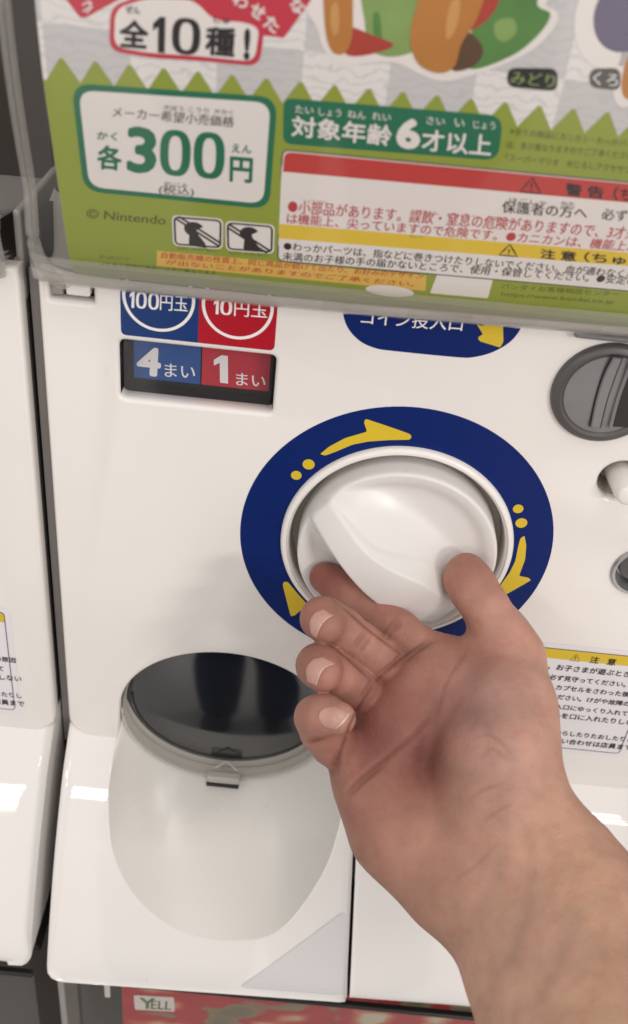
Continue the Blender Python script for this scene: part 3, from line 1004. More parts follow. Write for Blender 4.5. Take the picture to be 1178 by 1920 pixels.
# ------------------------------------------------------------------ poster behind the clear case
POS = Sheet([(-5.5, 114.5), (-9.2, 119), (-12, 124), (-21, 152), (-28, 176), (-32.0, 192), (-35, 212), (-36.5, 242)])
mb = MB()
xs = np.linspace(-138, 138, 8)
ss = np.linspace(0, POS.len, 110)
mb.grid([[POS.to3((x, s)) for x in xs] for s in ss])
poster = mb.build('poster', 'p_check', origin=(0, -6, 114.5), angle=60)
me = poster.data
uvl = me.uv_layers.new(name='UVMap')
for lp in me.loops:
    co = me.vertices[lp.vertex_index].co
    z = co.z / MM + 114.5
    uvl.data[lp.index].uv = (co.x / MM, float(np.interp(z, POS.Z, POS.S)))
tag(poster, 'olive green and white price poster behind the clear case of the middle machine', 'poster')
POFF = Vector((0, -6 * MM, 114.5 * MM))
def print_part(mb_, name, m, parent=None, label=None):
    o = mb_.build(name, m, smooth=False)
    o.parent = parent or poster
    o.location = -POFF if (parent is None) else (0, 0, 0)
    if label: o['label'] = label
    return o
z1 = lambda x, y: (x / 1.9, y / 1.9)                      # sketch scale of the left half
z2 = lambda x, y: (560 + x / 1.906, y / 1.906)            # and of the right half
Q = lambda *p: [POS.px(k) for k in p]

# green field with its zigzag edge
pk0, pk1 = POS.px((115, 109)), POS.px((1140, 211))
per = (pk1 - pk0) / 16
top = []
for k in range(-1, 25):
    p = pk0 + per * k
    top.append(p); top.append(p + per * 0.5 - np.array([0, 7.2]))
top = [p for p in top if -137.9 < p[0] < 137.9]
mb = MB()
lowl = lambda x: pk0[1] - 7.2 + per[1] / per[0] * (x - pk0[0])
fill(mb, POS, [(-137.9, 0.2), (137.9, 0.2), (137.9, lowl(137.9)), (-137.9, lowl(-137.9))], 0.13)
for k in range(-1, 21):
    p = pk0 + per * k
    if p[0] < -137.5 or p[0] + 7 > 138: continue
    a_, b_ = p - per * 0.5, p + per * 0.5
    if a_[0] < -137.9: a_ = np.array([-137.9, lowl(-137.9) + 0.3])
    fill(mb, POS, [(a_[0], lowl(a_[0]) - .01), (b_[0], lowl(b_[0]) - .01), (p[0] + .5, p[1]), (p[0] - .5, p[1])], 0.13)
green = print_part(mb, 'green_field', 'p_green')

# price panel
pc = Q(z1(255, 295), z1(990, 345), z1(960, 745), z1(300, 680))
mb = MB(); fill(mb, POS, round_poly(pc, 6.5), 0.16)
pp = print_part(mb, 'price_panel', 'p_dgreen', label='white price panel with green border')
cc = np.mean(pc, 0)
inner = [p + (cc - p) / np.linalg.norm(cc - p) * 0 + np.sign(cc - p) * np.array([2.1, 2.0]) for p in pc]
mb = MB(); fill(mb, POS, round_poly(inner, 5.2), 0.24)
print_part(mb, 'white_field', 'p_white', pp)
mb = MB()
text(mb, POS, 'メーカー希望小売価格', z1(400, 416), z1(832, 453), z1(403, 376), 0.34, 0.012)
for b_, x0, x1, y in (('きぼう', 585, 655, 389), ('こうり', 672, 745, 396), ('かかく', 765, 832, 403)):
    text(mb, POS, b_, z1(x0, y), z1(x1, y + 6), z1(x0, y - 18), 0.34, 0.01)
print_part(mb, 'lettering', 'p_dink', pp)
mb = MB()
text(mb, POS, '(税込)', z1(566, 692), z1(690, 702), z1(568, 655), 0.34, 0.01)
text(mb, POS, 'ぜいこみ', z1(585, 660), z1(668, 667), z1(585, 644), 0.34, 0.008)
print_part(mb, 'lettering', 'p_dink', pp)
mb = MB()
text(mb, POS, '各', z1(346, 600), z1(434, 608), z1(348, 512), 0.34, 0.03)
text(mb, POS, 'かく', z1(346, 495), z1(418, 500), z1(348, 465), 0.34, 0.02)
text(mb, POS, '3', z1(452, 612), z1(557, 620), z1(453, 446), 0.34, 0.032)
block_zero(mb, POS, z1(570, 620), z1(677, 630), z1(572, 456), 0.34, 0.28)
block_zero(mb, POS, z1(690, 630), z1(798, 640), z1(692, 464), 0.34, 0.28)
text(mb, POS, '円', z1(818, 645), z1(899, 652), z1(820, 554), 0.34, 0.03)
text(mb, POS, 'えん', z1(826, 541), z1(897, 546), z1(827, 510), 0.34, 0.02)
print_part(mb, 'price_lettering', 'p_dgreen', pp)

# maker's line and the two pictograms
mb = MB()
text(mb, POS, '© Nintendo', z1(308, 775), z1(590, 800), z1(310, 742), 0.18, 0.008)
text(mb, POS, 'わっかパーツ', z1(355, 922), z1(460, 930), z1(356, 905), 0.18, 0.0)
text(mb, POS, '※写真と実際の商品とは多少異なります', z1(360, 946), z1(770, 978), z1(361, 932), 0.18, 0.0)
print_part(mb, 'small_lettering', 'p_gink')
mb = MB()
text(mb, POS, 'バンダイお客様相談センター', (940, 541), (1160, 556), (941, 531), 0.18, 0.0)
text(mb, POS, 'https://www.bandai.co.jp', (940, 556), (1150, 571), (941, 547), 0.18, 0.0)
print_part(mb, 'small_lettering', 'p_gink')
for q4, d in ((((622, 772), (787, 785), (785, 880), (626, 868)), 0), (((812, 793), (970, 806), (968, 896), (814, 885)), 1)):
    q = Q(*[z1(*p) for p in q4])
    mb = MB(); fill(mb, POS, round_poly([p + np.sign(p - np.mean(q, 0)) * 0.9 for p in q], 2.4), 0.16)
    pg = print_part(mb, 'pictogram', 'p_white')
    c0 = np.mean(q, 0); w_, h_ = abs(q[1][0] - q[0][0]), abs(q[0][1] - q[3][1])
    mb = MB()
    outline(mb, POS, round_poly(q, 1.8), 0.7, 0.26)
    hx, hy = (c0[0] - 1.2, c0[1] + 1.2) if d == 0 else (c0[0] - 0.2, c0[1] + 1.6)
    fill(mb, POS, [(hx + w_ * 0.22 * math.cos(t), hy + h_ * 0.27 * math.sin(t)) for t in np.linspace(0.5, 5.2, 22)] + [(hx + w_ * .05, hy - h_ * .02)], 0.26)
    fill(mb, POS, [(hx - w_ * 0.13, hy - h_ * 0.62), (hx - w_ * 0.11, hy - h_ * 0.2), (hx + w_ * 0.12, hy - h_ * 0.24), (hx + w_ * 0.24, hy - h_ * 0.5), (hx + w_ * 0.26, hy - h_ * 0.66)], 0.27)
    sg = 1
    a_, b_ = c0 + np.array([-w_ * .46, h_ * .42]), c0 + np.array([w_ * .46, -h_ * .42])
    dn = np.array([h_ * .4, w_ * .4]); dn = dn / np.linalg.norm(dn) * 0.4
    for off in (0, 1.5):
        o2 = dn / 0.4 * off * (1 if d == 0 else -1)
        fill(mb, POS, [a_ + dn + o2, a_ - dn + o2, b_ - dn + o2, b_ + dn + o2], 0.28)
    text(mb, POS, '口に入れない', q[3] + np.array([0.8, -2.2]), q[2] + np.array([-0.8, -2.2]), q[3] + np.array([0.8, -1.2]), 0.26, 0.0, px=False)
    print_part(mb, 'figure', 'p_ink', pg)

# amber strip of small print
am = Q(z1(560, 892), (800, 516), (798, 545), z1(558, 946))
mb = MB(); fill(mb, POS, am, 0.16)
strip = print_part(mb, 'amber_strip', 'p_amber')
mb = MB()
text(mb, POS, '自動販売機の性質上、同じ商品が続けて出たり、お好みのデザイン', z1(575, 918), (792, 523), z1(577, 896), 0.26, 0.006)
text(mb, POS, 'が出ないことがありますのでご了承ください。', z1(590, 940), (776, 537), z1(591, 922), 0.26, 0.006)
print_part(mb, 'lettering', 'p_wred', strip)

# age panel
mb = MB(); fill(mb, POS, round_poly(Q((532, 183), (944, 217), (934, 301), (531, 269)), [3, 5, 5, 3]), 0.16)
ap = print_part(mb, 'age_panel', 'p_dgreen', label='dark green panel with the age limit in white')
mb = MB()
text(mb, POS, '対象年齢', (546, 255), (732, 274), (548, 215), 0.28, 0.022)
text(mb, POS, '6', (742, 277), (787, 281), (745, 219), 0.28, 0.05)
text(mb, POS, '才以上', (790, 282), (920, 293), (792, 241), 0.28, 0.022)
for b_, x0, x1, y, in (('たい', 554, 588, 212), ('しょう', 598, 640, 217), ('ねん', 652, 686, 221), ('れい', 698, 733, 225), ('さい', 800, 834, 233), ('い', 853, 871, 237), ('じょう', 888, 929, 241)):
    text(mb, POS, b_, (x0, y - 1), (x1, y + 2), (x0, y - 16), 0.28, 0.01)
print_part(mb, 'lettering', 'p_white', ap)

# note beside it
mb = MB()
text(mb, POS, '※全ての商品にカニカン・わっかパーツ', (956, 252), (1200, 278), (957, 238), 0.18, 0.008)
text(mb, POS, 'は、多少異なりますのでご了承ください', (950, 277), (1185, 299), (951, 263), 0.18, 0.008)
text(mb, POS, '『スーパーマリオ　めじるしアクセサリー', (948, 301), (1195, 326), (949, 287), 0.18, 0.008)
print_part(mb, 'note_lettering', 'p_gink')

# warning panel: red and yellow bars on white
e = 36.0
def edge_pt(p, q, x):                                     # run a line on to a given X
    a, b = POS.px(p), POS.px(q)
    return a + (b - a) * (x - a[0]) / (b[0] - a[0])
XE = 132
wp = [POS.px((530, 280)), edge_pt((530, 280), (1178, 341), XE), edge_pt((520, 488), (1178, 545), XE), POS.px((521, 488))]
mb = MB(); fill(mb, POS, round_poly(wp, 2.6), 0.19)
wpn = print_part(mb, 'warning_panel', 'p_white', label='white warning panel with red and yellow bars')
mb = MB(); outline(mb, POS, round_poly(wp, 2.6), 0.5, 0.25)
print_part(mb, 'border', 'p_dink', wpn)
mb = MB(); fill(mb, POS, round_poly([POS.px((534, 284)), edge_pt((534, 284), (1178, 344), XE - .5), edge_pt((531, 321), (1178, 379), XE - .5), POS.px((531, 321))], [2.4, 2.4, 0, 0]), 0.25)
print_part(mb, 'red_bar', 'p_wred', wpn)
mb = MB(); fill(mb, POS, [POS.px((525, 419)), edge_pt((525, 419), (1178, 473), XE - .5), edge_pt((523, 446), (1178, 498), XE - .5), POS.px((523, 446))], 0.25)
print_part(mb, 'yellow_bar', 'p_yellow', wpn)
mb = MB()
def tri_sign(c, w, h, slope):
    a = [POS.px((c[0] - w / 2, c[1] + h / 2 - slope)), POS.px((c[0] + w / 2, c[1] + h / 2 + slope)), POS.px((c[0] + 3, c[1] - h / 2))]
    outline(mb, POS, [a[0], (a[0] + a[1]) / 2, a[1], (a[1] + a[2]) / 2, a[2], (a[2] + a[0]) / 2], 0.6, 0.32)
    text(mb, POS, '!', (c[0] - 1, c[1] + h / 2 - 4), (c[0] + 3, c[1] + h / 2 - 4), (c[0], c[1] - h / 2 + 9), 0.32, 0.02)
tri_sign((995, 346), 38, 28, 2)
tri_sign((953, 468), 34, 21, 1.5)
text(mb, POS, '警', (1060, 365), (1091, 368), (1061, 342), 0.32, 0.03)
text(mb, POS, '告', (1101, 369), (1132, 372), (1102, 346), 0.32, 0.03)
text(mb, POS, '（ちゅうい）', (1150, 374), (1290, 388), (1151, 349), 0.32, 0.02)
text(mb, POS, '注', (1013, 483), (1041, 486), (1014, 465), 0.32, 0.025)
text(mb, POS, '意', (1051, 487), (1080, 490), (1052, 468), 0.32, 0.025)
text(mb, POS, '（ちゅうい）', (1095, 490), (1260, 504), (1096, 471), 0.32, 0.02)
text(mb, POS, '保護者の方へ', (941, 398), (1100, 410), (942, 375), 0.32, 0.012)
text(mb, POS, '必ずお読みください', (1128, 411), (1350, 430), (1129, 389), 0.32, 0.012)
text(mb, POS, 'ほごしゃ', (955, 378), (1025, 384), (955, 369), 0.32, 0.0)
text(mb, POS, 'かた', (1052, 386), (1078, 388), (1052, 376), 0.32, 0.0)
text(mb, POS, '●わっかパーツは、指などに巻きつけたりしないでください。血が通わなくなり', (532, 468), (1205, 523), (533, 452), 0.32, 0.008)
text(mb, POS, '未満のお子様の手の届かないところで、使用・保管してください。●安定の', (530, 487), (1190, 534), (531, 471), 0.32, 0.008)
text(mb, POS, 'えいご', (768, 384 + 60), (795, 386 + 60), (768, 379 + 60), 0.32, 0.0)
print_part(mb, 'lettering', 'p_ink', wpn)
mb = MB()
text(mb, POS, '●小部品があります。誤飲・窒息の危険がありますので、3才未満', (540, 398), (1215, 452), (541, 373), 0.32, 0.008)
text(mb, POS, 'は機能上、尖っていますので危険です。●カニカンは、機能上、', (538, 418), (1180, 471), (539, 398), 0.32, 0.008)
for b_, x0, y in (('しょうぶひん', 570, 372), ('ごいん', 780, 392), ('ちっそく', 848, 398), ('きけん', 925, 405)):
    text(mb, POS, b_, (x0, y + 6), (x0 + 44, y + 10), (x0, y), 0.32, 0.0)
print_part(mb, 'red_lettering', 'p_rink', wpn)

# plain white square and oval below
mb = MB(); fill(mb, POS, round_poly(Q((821, 512), (925, 521), (915, 559), (806, 549)), 0.8), 0.2)
print_part(mb, 'blank_square', 'p_white')
mb = MB(); c0 = POS.px((731, 545)); fill(mb, POS, ellipse(c0[0], c0[1], 9, 2.6, n=28), 0.2)
print_part(mb, 'white_oval', 'p_white')

# red banner with the count of kinds
mb = MB()
fill(mb, POS, Q((118, -10), (150, 32), (161, 33), (225, -2), (260, -30), (110, -30)), 0.14)
fill(mb, POS, Q((300, 60), (420, 62), (470, 64), (521, 69), (531, 71), (538, 64), (585, -2), (600, -40), (300, -40)), 0.15)
bn = print_part(mb, 'red_banner', 'p_red', label='red banner giving the number of kinds')
tl_ = Q(z1(395, 20), z1(520, -20), z1(700, -15), z1(770, 55), z1(880, 60), z1(945, 85), z1(925, 235), z1(700, 215), z1(540, 205), z1(390, 180))
mb = MB(); fill(mb, POS, round_poly([p + np.array([0, 0]) for p in tl_], 4), 0.24)
print_part(mb, 'red_surround', 'p_red', bn)
c0 = np.mean(tl_, 0)
tl2 = Q(z1(412, 30), z1(520, -6), z1(695, -2), z1(760, 72), z1(870, 78), z1(925, 98), z1(908, 219), z1(700, 198), z1(540, 188), z1(408, 166))
mb = MB(); fill(mb, POS, round_poly(tl2, 3.5), 0.32)
print_part(mb, 'white_surround', 'p_white', bn)
mb = MB()
text(mb, POS, '全', z1(424, 166), z1(528, 174), z1(428, 66), 0.40, 0.035)
block_one(mb, POS, z1(545, 184), z1(588, 188), z1(547, 56), 0.40)
block_zero(mb, POS, z1(612, 188), z1(712, 198), z1(616, 58), 0.40, 0.27)
text(mb, POS, '種', z1(730, 194), z1(836, 204), z1(735, 90), 0.40, 0.035)
text(mb, POS, '!', z1(868, 212), z1(890, 214), z1(872, 98), 0.40, 0.05)
text(mb, POS, 'ぜん', z1(448, 45), z1(500, 49), z1(449, 18), 0.40, 0.02)
text(mb, POS, 'しゅ', z1(762, 80), z1(818, 85), z1(763, 58), 0.40, 0.02)
print_part(mb, 'count_lettering', 'p_ink', bn)
mb = MB()
for ch, (bx, by) in (('た', (492, 48)), ('せ', (465, 24)), ('わ', (434, 4)), ('な', (540, 14))):
    text(mb, POS, ch, (bx, by), (bx + 24, by + 16), (bx + 13, by - 23), 0.44, 0.03)
print_part(mb, 'white_lettering', 'p_white', bn)
mb = MB()
text(mb, POS, 'う', (150, 12), (168, -4), (160, 28), 0.3, 0.03)
print_part(mb, 'white_lettering', 'p_white', bn)

M['p_gleam'] = mat('poster_pale_orange', srgb(206, 152, 92), 0.5, 0.3, vary=0.1, scale=60)
# picture of the goods: rounded translucent shapes with a white cut-out edge (a plain stand-in)
ol = Q((596, -30), (598, 60), (612, 98), (650, 122), (700, 116), (745, 118), (790, 140), (830, 152), (880, 142), (940, 122), (1000, 92), (1040, 50), (1046, 24), (1022, 8), (1015, -30))
def inset(P, d):
    P = np.array(P); c = P.mean(0)
    return [p + (c - p) / np.linalg.norm(c - p) * d for p in P]
mb = MB(); fill(mb, POS, smooth_curve(ol, 5, True), 0.14)
pic = print_part(mb, 'picture_outline', 'p_white', label='cut-out picture of green and orange goods with white edge')
def blob(name, pts, m, l):
    mb = MB(); fill(mb, POS, smooth_curve(Q(*pts), 6, True), l)
    print_part(mb, name, m, pic)
blob('green_shape', [(690, -30), (684, 40), (700, 96), (752, 104), (810, 70), (830, -30)], 'p_leaf2', 0.22)
blob('dark_green_shape', [(860, -30), (884, 60), (880, 128), (960, 104), (1012, 62), (1032, 26), (1008, 10), (1000, -30)], 'p_leaf', 0.22)
blob('brown_shape', [(838, 60), (880, 60), (906, 92), (890, 122), (850, 132), (838, 100)], 'p_brown', 0.28)
blob('red_shape', [(650, 50), (700, 66), (738, 84), (700, 100), (656, 104), (640, 84)], 'p_brick', 0.30)
blob('bright_red_shape', [(880, -30), (934, -10), (920, 30), (880, 56), (862, 20)], 'p_brick', 0.30)
blob('orange_shape', [(612, -30), (610, 50), (622, 94), (644, 100), (660, 70), (662, 0), (664, -30)], 'p_orange', 0.36)
blob('large_orange_shape', [(806, -30), (776, 30), (770, 80), (786, 120), (822, 136), (852, 124), (866, 80), (896, 30), (904, -30)], 'p_orange', 0.40)
blob('pale_gleam', [(846, 4), (862, 0), (858, 44), (840, 74), (836, 50)], 'p_gleam', 0.46)
blob('green_gleam', [(930, 40), (962, 34), (968, 60), (946, 78), (928, 66)], 'p_leaf2', 0.30)
blob('small_gleam', [(622, 10), (634, 6), (636, 50), (628, 66), (620, 44)], 'p_gleam', 0.44)
blob('dark_green_edge', [(700, 30), (712, 28), (716, 84), (704, 90)], 'p_leaf', 0.28)
# colour names and the next picture at the edge
for b_, bl_, br_, tl_, gx in (('みどり', (957, 157), (1040, 164), (959, 132), 'p_leaf2'), ('くろ', (1111, 158), (1158, 163), (1113, 133), 'p_white')):
    q = Q((bl_[0] - 6, bl_[1] + 5), (br_[0] + 5, br_[1] + 7), (br_[0] + 6, br_[1] - 36), (bl_[0] - 5, tl_[1] - 5))
    mb = MB(); fill(mb, POS, round_poly(q, 2.6), 0.18)
    nm = print_part(mb, 'colour_name', 'p_ink' if gx == 'p_leaf2' else 'p_dink')
    mb = MB(); text(mb, POS, b_, bl_, br_, tl_, 0.26, 0.012)
    print_part(mb, 'lettering', gx, nm)
c0 = POS.px((1166, 28))
mb = MB(); fill(mb, POS, ellipse(c0[0], c0[1], 13.5, 15.5, n=40), 0.14)
ov = print_part(mb, 'next_picture_outline', 'p_white')
mb = MB(); fill(mb, POS, ellipse(c0[0] + 1.5, c0[1] + 0.5, 9.6, 10.5, n=36), 0.22)
print_part(mb, 'plum_shape', 'p_plum', ov)
c0 = POS.px((1188, 132))
mb = MB(); fill(mb, POS, ellipse(c0[0], c0[1], 5.5, 11, n=28), 0.14)
ov = print_part(mb, 'third_picture_outline', 'p_white')
mb = MB(); fill(mb, POS, ellipse(c0[0] + 1, c0[1], 4, 8.5, n=28), 0.22)
print_part(mb, 'orange_shape', 'p_orange', ov)

# ------------------------------------------------------------------ neighbour on the left, machine below, ground
PITCHX = 315.6
left = empty('capsule_machine', (-PITCHX, 60, -268))
tag(left, 'white capsule machine cut off at the left edge with an empty dark bin', 'vending machine', 'capsule vending machines')
for ch in list(machine.children):
    c = copy_tree(ch, left)
    if c.name.startswith('caution_sticker'):
        c.location.z -= 13 * MM
        c.location.x -= 0.5 * MM
    if c.name.startswith('bin_tray'):
        bpy.data.objects.remove(c)
rows = []
for x in 150.0 * np.sin(np.linspace(-math.pi / 2, math.pi / 2, 61)):
    f_ = math.sqrt(max(0, 1 - (abs(x) / 150.0) ** 10))
    row = []
    for y, z in ((-2, 105.0), (-8, 105.6), (-13, 108), (-16, 112.5), (-18, 118), (-19, 126), (-18.5, 131), (-16, 132.5), (-13, 131), (20, 126), (68, 124)):
        y2 = y + (1 - f_) * 15
        row.append((x, min(y2, -1.2) if z < 113 else y2, z + (1 - f_) * (4 if z < 120 else 0)))
    rows.append(row)
mb = MB(); mb.grid(rows)
bt = mb.build('bin_tray', 'bowl', angle=50); bt.parent = left; bt.location = -Vector(ORG * MM)
mb = MB(); mb.box(150.5, 153.5, 10, 150, 94, 131)
c = mb.build('bin_side', 'bowl', bevel=1.4); c.parent = left; c.location = -Vector(ORG * MM)
mb = MB()
mb.box(126, 141, 22, 26, 196, 262); mb.box(108, 128, 22, 26, 222, 262)
c = mb.build('white_tab', 'white', bevel=3); c.parent = left; c.location = -Vector(ORG * MM)

lower = empty('capsule_machine', (0, 60, -420))
tag(lower, 'capsule machine below with blurred red poster behind its clear front', 'vending machine', 'capsule vending machines')
LORG = Vector((0, 60 * MM, -420 * MM))
def rel_low(o):
    o.parent = lower; o.location = -LORG; return o
mb = MB(); mb.box(-151, 151, -50, 320, -276, -270.8); rel_low(mb.build('top_rail', 'dark', bevel=2))
mb = MB(); mb.box(-153, 153, -20, 320, -819, -284); rel_low(mb.build('bin_interior', 'bin'))  # block widened and carried to the floor to darken the gap
mb = MB()
mb.box(-151, 151, -64, -62.5, -420, -272)
rel_low(mb.build('capsule_case', 'case', bevel=0.6))
mb = MB(); mb.box(-151.5, -148, -65, -40, -420, -271.6)
rel_low(mb.build('case_edge', 'cab', bevel=1.2))
mb = MB(); mb.box(-146, 151, -65.5, -61.5, -275, -272)
rel_low(mb.build('case_rim', 'dark', bevel=1.0))
mb = MB(); mb.box(-126.5, -123.2, -61, -59.5, -296, -272); 
rel_low(mb.build('white_clip', 'pwhite', bevel=0.8))

lower_left = empty('capsule_machine', (-PITCHX, 60, -420))
tag(lower_left, 'sliver of the dark clear front of a machine in the bottom left corner', 'vending machine', 'capsule vending machines')
for ch in list(lower.children): copy_tree(ch, lower_left)
mb = MB(); mb.box(-117, 140, -58.6, -58.2, -400, -273)
lp = mb.build('poster', 'blotch', origin=(0, -58.4, -400), smooth=False)
tag(lp, 'blurred red and olive poster behind the clear front at the bottom', 'poster')
LPS = Flat(-58.9)
mb = MB(); q = [LPS.px(p) for p in [(251, 1866), (326, 1870), (328, 1897), (253, 1893)]]
fill(mb, LPS, round_poly(q, 1.2), 0)
c = mb.build('maker_tag', 'p_white', smooth=False); c.parent = lp; c.location = Vector((0, 58.4 * MM, 400 * MM))
mb = MB()
text(mb, Flat(-59.1), 'ELL', (283, 1892), (321, 1894), (284, 1876), 0, 0.01)
c2 = mb.build('lettering', 'p_gink', smooth=False); c2.parent = c
mb = MB()
text(mb, Flat(-59.1), 'Y', (262, 1891), (291, 1892), (262, 1871), 0, 0.02)
c2 = mb.build('green_letter', 'p_leaf', smooth=False); c2.parent = c

mb = MB(); mb.box(-1500, 1500, 340, 360, -900, 900)
wl = mb.build('back_wall', 'wall', smooth=False); tag(wl, kind='structure')
M['floor'] = mat('floor_vinyl', (0.44, 0.425, 0.41, 1), 0.35, 0.5, vary=0.1, scale=3)
mb = MB(); mb.add([(-4000, -6000, -820), (4000, -6000, -820), (4000, 400, -820), (-4000, 400, -820)], [(0, 1, 2, 3)])
fl = mb.build('floor', 'floor', smooth=False); tag(fl, kind='structure')

# ------------------------------------------------------------------ the hand: signed-distance body turned into one mesh
import openvdb
def J(px, py, d): return at_depth(px, py, d)

class Field:
    def __init__(s, lo, hi, h):
        s.lo = np.array(lo, float); s.h = h
        s.n = np.ceil((np.array(hi) - s.lo) / h).astype(int) + 1
        s.ax = [(s.lo[i] + h * np.arange(s.n[i])).astype(np.float32) for i in range(3)]
    def sub(s, lo, hi):
        i0 = np.maximum(np.floor((np.array(lo) - s.lo) / s.h).astype(int), 0)
        i1 = np.minimum(np.ceil((np.array(hi) - s.lo) / s.h).astype(int) + 1, s.n)
        return tuple(slice(a, b) for a, b in zip(i0, i1))
    def coords(s, sl):
        return (s.ax[0][sl[0]][:, None, None], s.ax[1][sl[1]][None, :, None], s.ax[2][sl[2]][None, None, :])

def cone_d(X, Y, Z, a, b, r1, r2):
    a, b = np.array(a, float), np.array(b, float)
    ab = b - a; L2 = ab @ ab
    t = ((X - a[0]) * ab[0] + (Y - a[1]) * ab[1] + (Z - a[2]) * ab[2]) / L2
    t = np.clip(t, 0, 1)
    d = np.sqrt((X - a[0] - t * ab[0]) ** 2 + (Y - a[1] - t * ab[1]) ** 2 + (Z - a[2] - t * ab[2]) ** 2)
    return d - (r1 + (r2 - r1) * t)
def ell_d(X, Y, Z, c, ax, rad):
    """ellipsoid with axes ax (rows) and radii rad"""
    q = [((X - c[0]) * ax[i][0] + (Y - c[1]) * ax[i][1] + (Z - c[2]) * ax[i][2]) for i in range(3)]
    k0 = np.sqrt(sum((q[i] / rad[i]) ** 2 for i in range(3)))
    k1 = np.sqrt(sum((q[i] / rad[i] ** 2) ** 2 for i in range(3))) + 1e-6
    return k0 * (k0 - 1) / k1
def smin(a, b, k):
    h = np.maximum(k - np.abs(a - b), 0) / k
    return np.minimum(a, b) - h * h * k * 0.25
CAMAX = np.array([RIGHT, UP, FWD])

def prim_d(F, sl, p):
    X, Y, Z = F.coords(sl)
    if p[0] == 'c': return cone_d(X, Y, Z, *p[1:5])
    return ell_d(X, Y, Z, *p[1:4])
def prim_box(p, m):
    if p[0] == 'c':
        P = np.array([p[1], p[2]]); r = max(p[3], p[4])
        return P.min(0) - r - m, P.max(0) + r + m
    r = max(p[3])
    return np.array(p[1]) - r - m, np.array(p[1]) + r + m
def cone(a, b, r1, r2): return ('c', J(*a), J(*b), r1, r2)
def chain(pts):            # (px, py, depth, radius) ...
    return [cone(a[:3], b[:3], a[3], b[3]) for a, b in zip(pts, pts[1:])]

# joints: photo position and distance from the lens, radius in mm
PALM = []
PALM += chain([(828, 1240, 434, 11.5), (880, 1400, 426, 14), (955, 1570, 400, 19)])
PALM += chain([(772, 1288, 432, 11.5), (836, 1430, 428, 14), (925, 1590, 401, 19)])
PALM += chain([(730, 1345, 429, 11.5), (796, 1470, 426.5, 14.5), (895, 1610, 402, 19)])
PALM += chain([(694, 1418, 426, 12), (760, 1530, 418, 16), (868, 1640, 402, 19)])
PALM += chain([(688, 1472, 418, 11.5), (742, 1556, 409, 16), (830, 1652, 398, 17.5)])                     # heel of the little finger side
PALM += chain([(958, 1232, 430, 12.5), (950, 1330, 414, 18), (936, 1425, 402, 21.5), (950, 1525, 397, 21)])   # ball of the thumb
PALM += [('c', J(816, 1250, 423), J(832, 1275, 421), 9.5, 10), ('c', J(768, 1294, 420), J(784, 1325, 419), 9.5, 10), ('c', J(722, 1352, 417), J(740, 1385, 416), 9.5, 10), ('c', J(672, 1428, 416), J(690, 1470, 412), 10, 11)]   # pads below the fingers
PALM += chain([(885, 1255, 430, 8), (930, 1330, 424, 12)])                                            # web
ARM = []
ARM += chain([(905, 1620, 400, 20), (960, 1740, 384, 21), (1018, 1850, 365, 24), (1112, 2070, 328, 30)])
ARM += chain([(975, 1560, 398, 21), (1045, 1640, 384, 23), (1120, 1760, 365, 27), (1260, 1985, 326, 33)])
ARM += chain([(940, 1590, 402, 22), (1000, 1700, 386, 25), (1070, 1810, 368, 29), (1180, 2030, 328, 35)])

FINGERS = {
 'index': chain([(806, 1222, 430, 9.2), (780, 1206, 430, 8.0), (750, 1184, 434, 8.7), (722, 1162, 438, 8.0), (688, 1136, 443, 8.3), (660, 1114, 446, 7.5), (634, 1097, 448, 7.7), (609, 1083, 449, 6.9)]),
 'middle': chain([(764, 1272, 430, 9.4), (735, 1250, 426, 8.0), (706, 1227, 420, 8.9), (676, 1205, 415, 8.1), (642, 1180, 411, 8.5), (612, 1160, 409, 8.1), (604, 1160, 405, 8.3), (611, 1172, 401, 7.4)]),
 'ring': chain([(726, 1338, 428, 9.2), (694, 1311, 423, 8.0), (664, 1288, 416, 8.7), (636, 1268, 410, 8.2), (608, 1250, 405, 8.3), (597, 1248, 400, 8.4), (606, 1262, 395, 7.5)]),
 'little': chain([(694, 1432, 421, 10.2), (654, 1416, 414, 9.2), (624, 1392, 409, 9.0), (604, 1370, 405, 8.5), (593, 1345, 400, 8.2), (606, 1339, 394, 7.8), (636, 1347, 389, 6.6)]),
 'thumb': chain([(960, 1232, 428, 12.4), (938, 1185, 430, 11.2), (908, 1134, 431, 9.8), (887, 1095, 433, 9.3), (875, 1073, 434, 8.5)]),
}
PADS = {
 'index': [], 'middle': [], 'ring': [], 'little': [],
 'thumb': [('c', J(868, 1088, 434), J(881, 1108, 432), 8.2, 8.6)],
}
VOX = 0.68
# bounding box of every joint
allp = PALM + ARM[:-0 or None] + sum(FINGERS.values(), [])
los = np.array([prim_box(p, 3)[0] for p in allp]).min(0)
his = np.array([prim_box(p, 3)[1] for p in allp]).max(0)
F = Field(los, his, VOX)
BIG = 30.0
palm = np.full(F.n, BIG, np.float32)
def merge(arr, p, k):
    sl = F.sub(*prim_box(p, k + 12))
    arr[sl] = smin(arr[sl], prim_d(F, sl, p).astype(np.float32), k)
for p in PALM: merge(palm, p, 12.0)
arm = np.full(F.n, BIG, np.float32)
for p in ARM: merge(arm, p, 12.0)
palm = smin(palm, arm, 14.0)
body = palm.copy()
for nm, prims in FINGERS.items():
    fa = np.full(F.n, BIG, np.float32)
    for p in prims: merge(fa, p, 3.0)
    for p in PADS[nm]: merge(fa, p, 4.0)
    k = 9.0 if nm == 'thumb' else 2.8
    body = smin(body, smin(palm, fa, k), 0.5)
del palm, arm

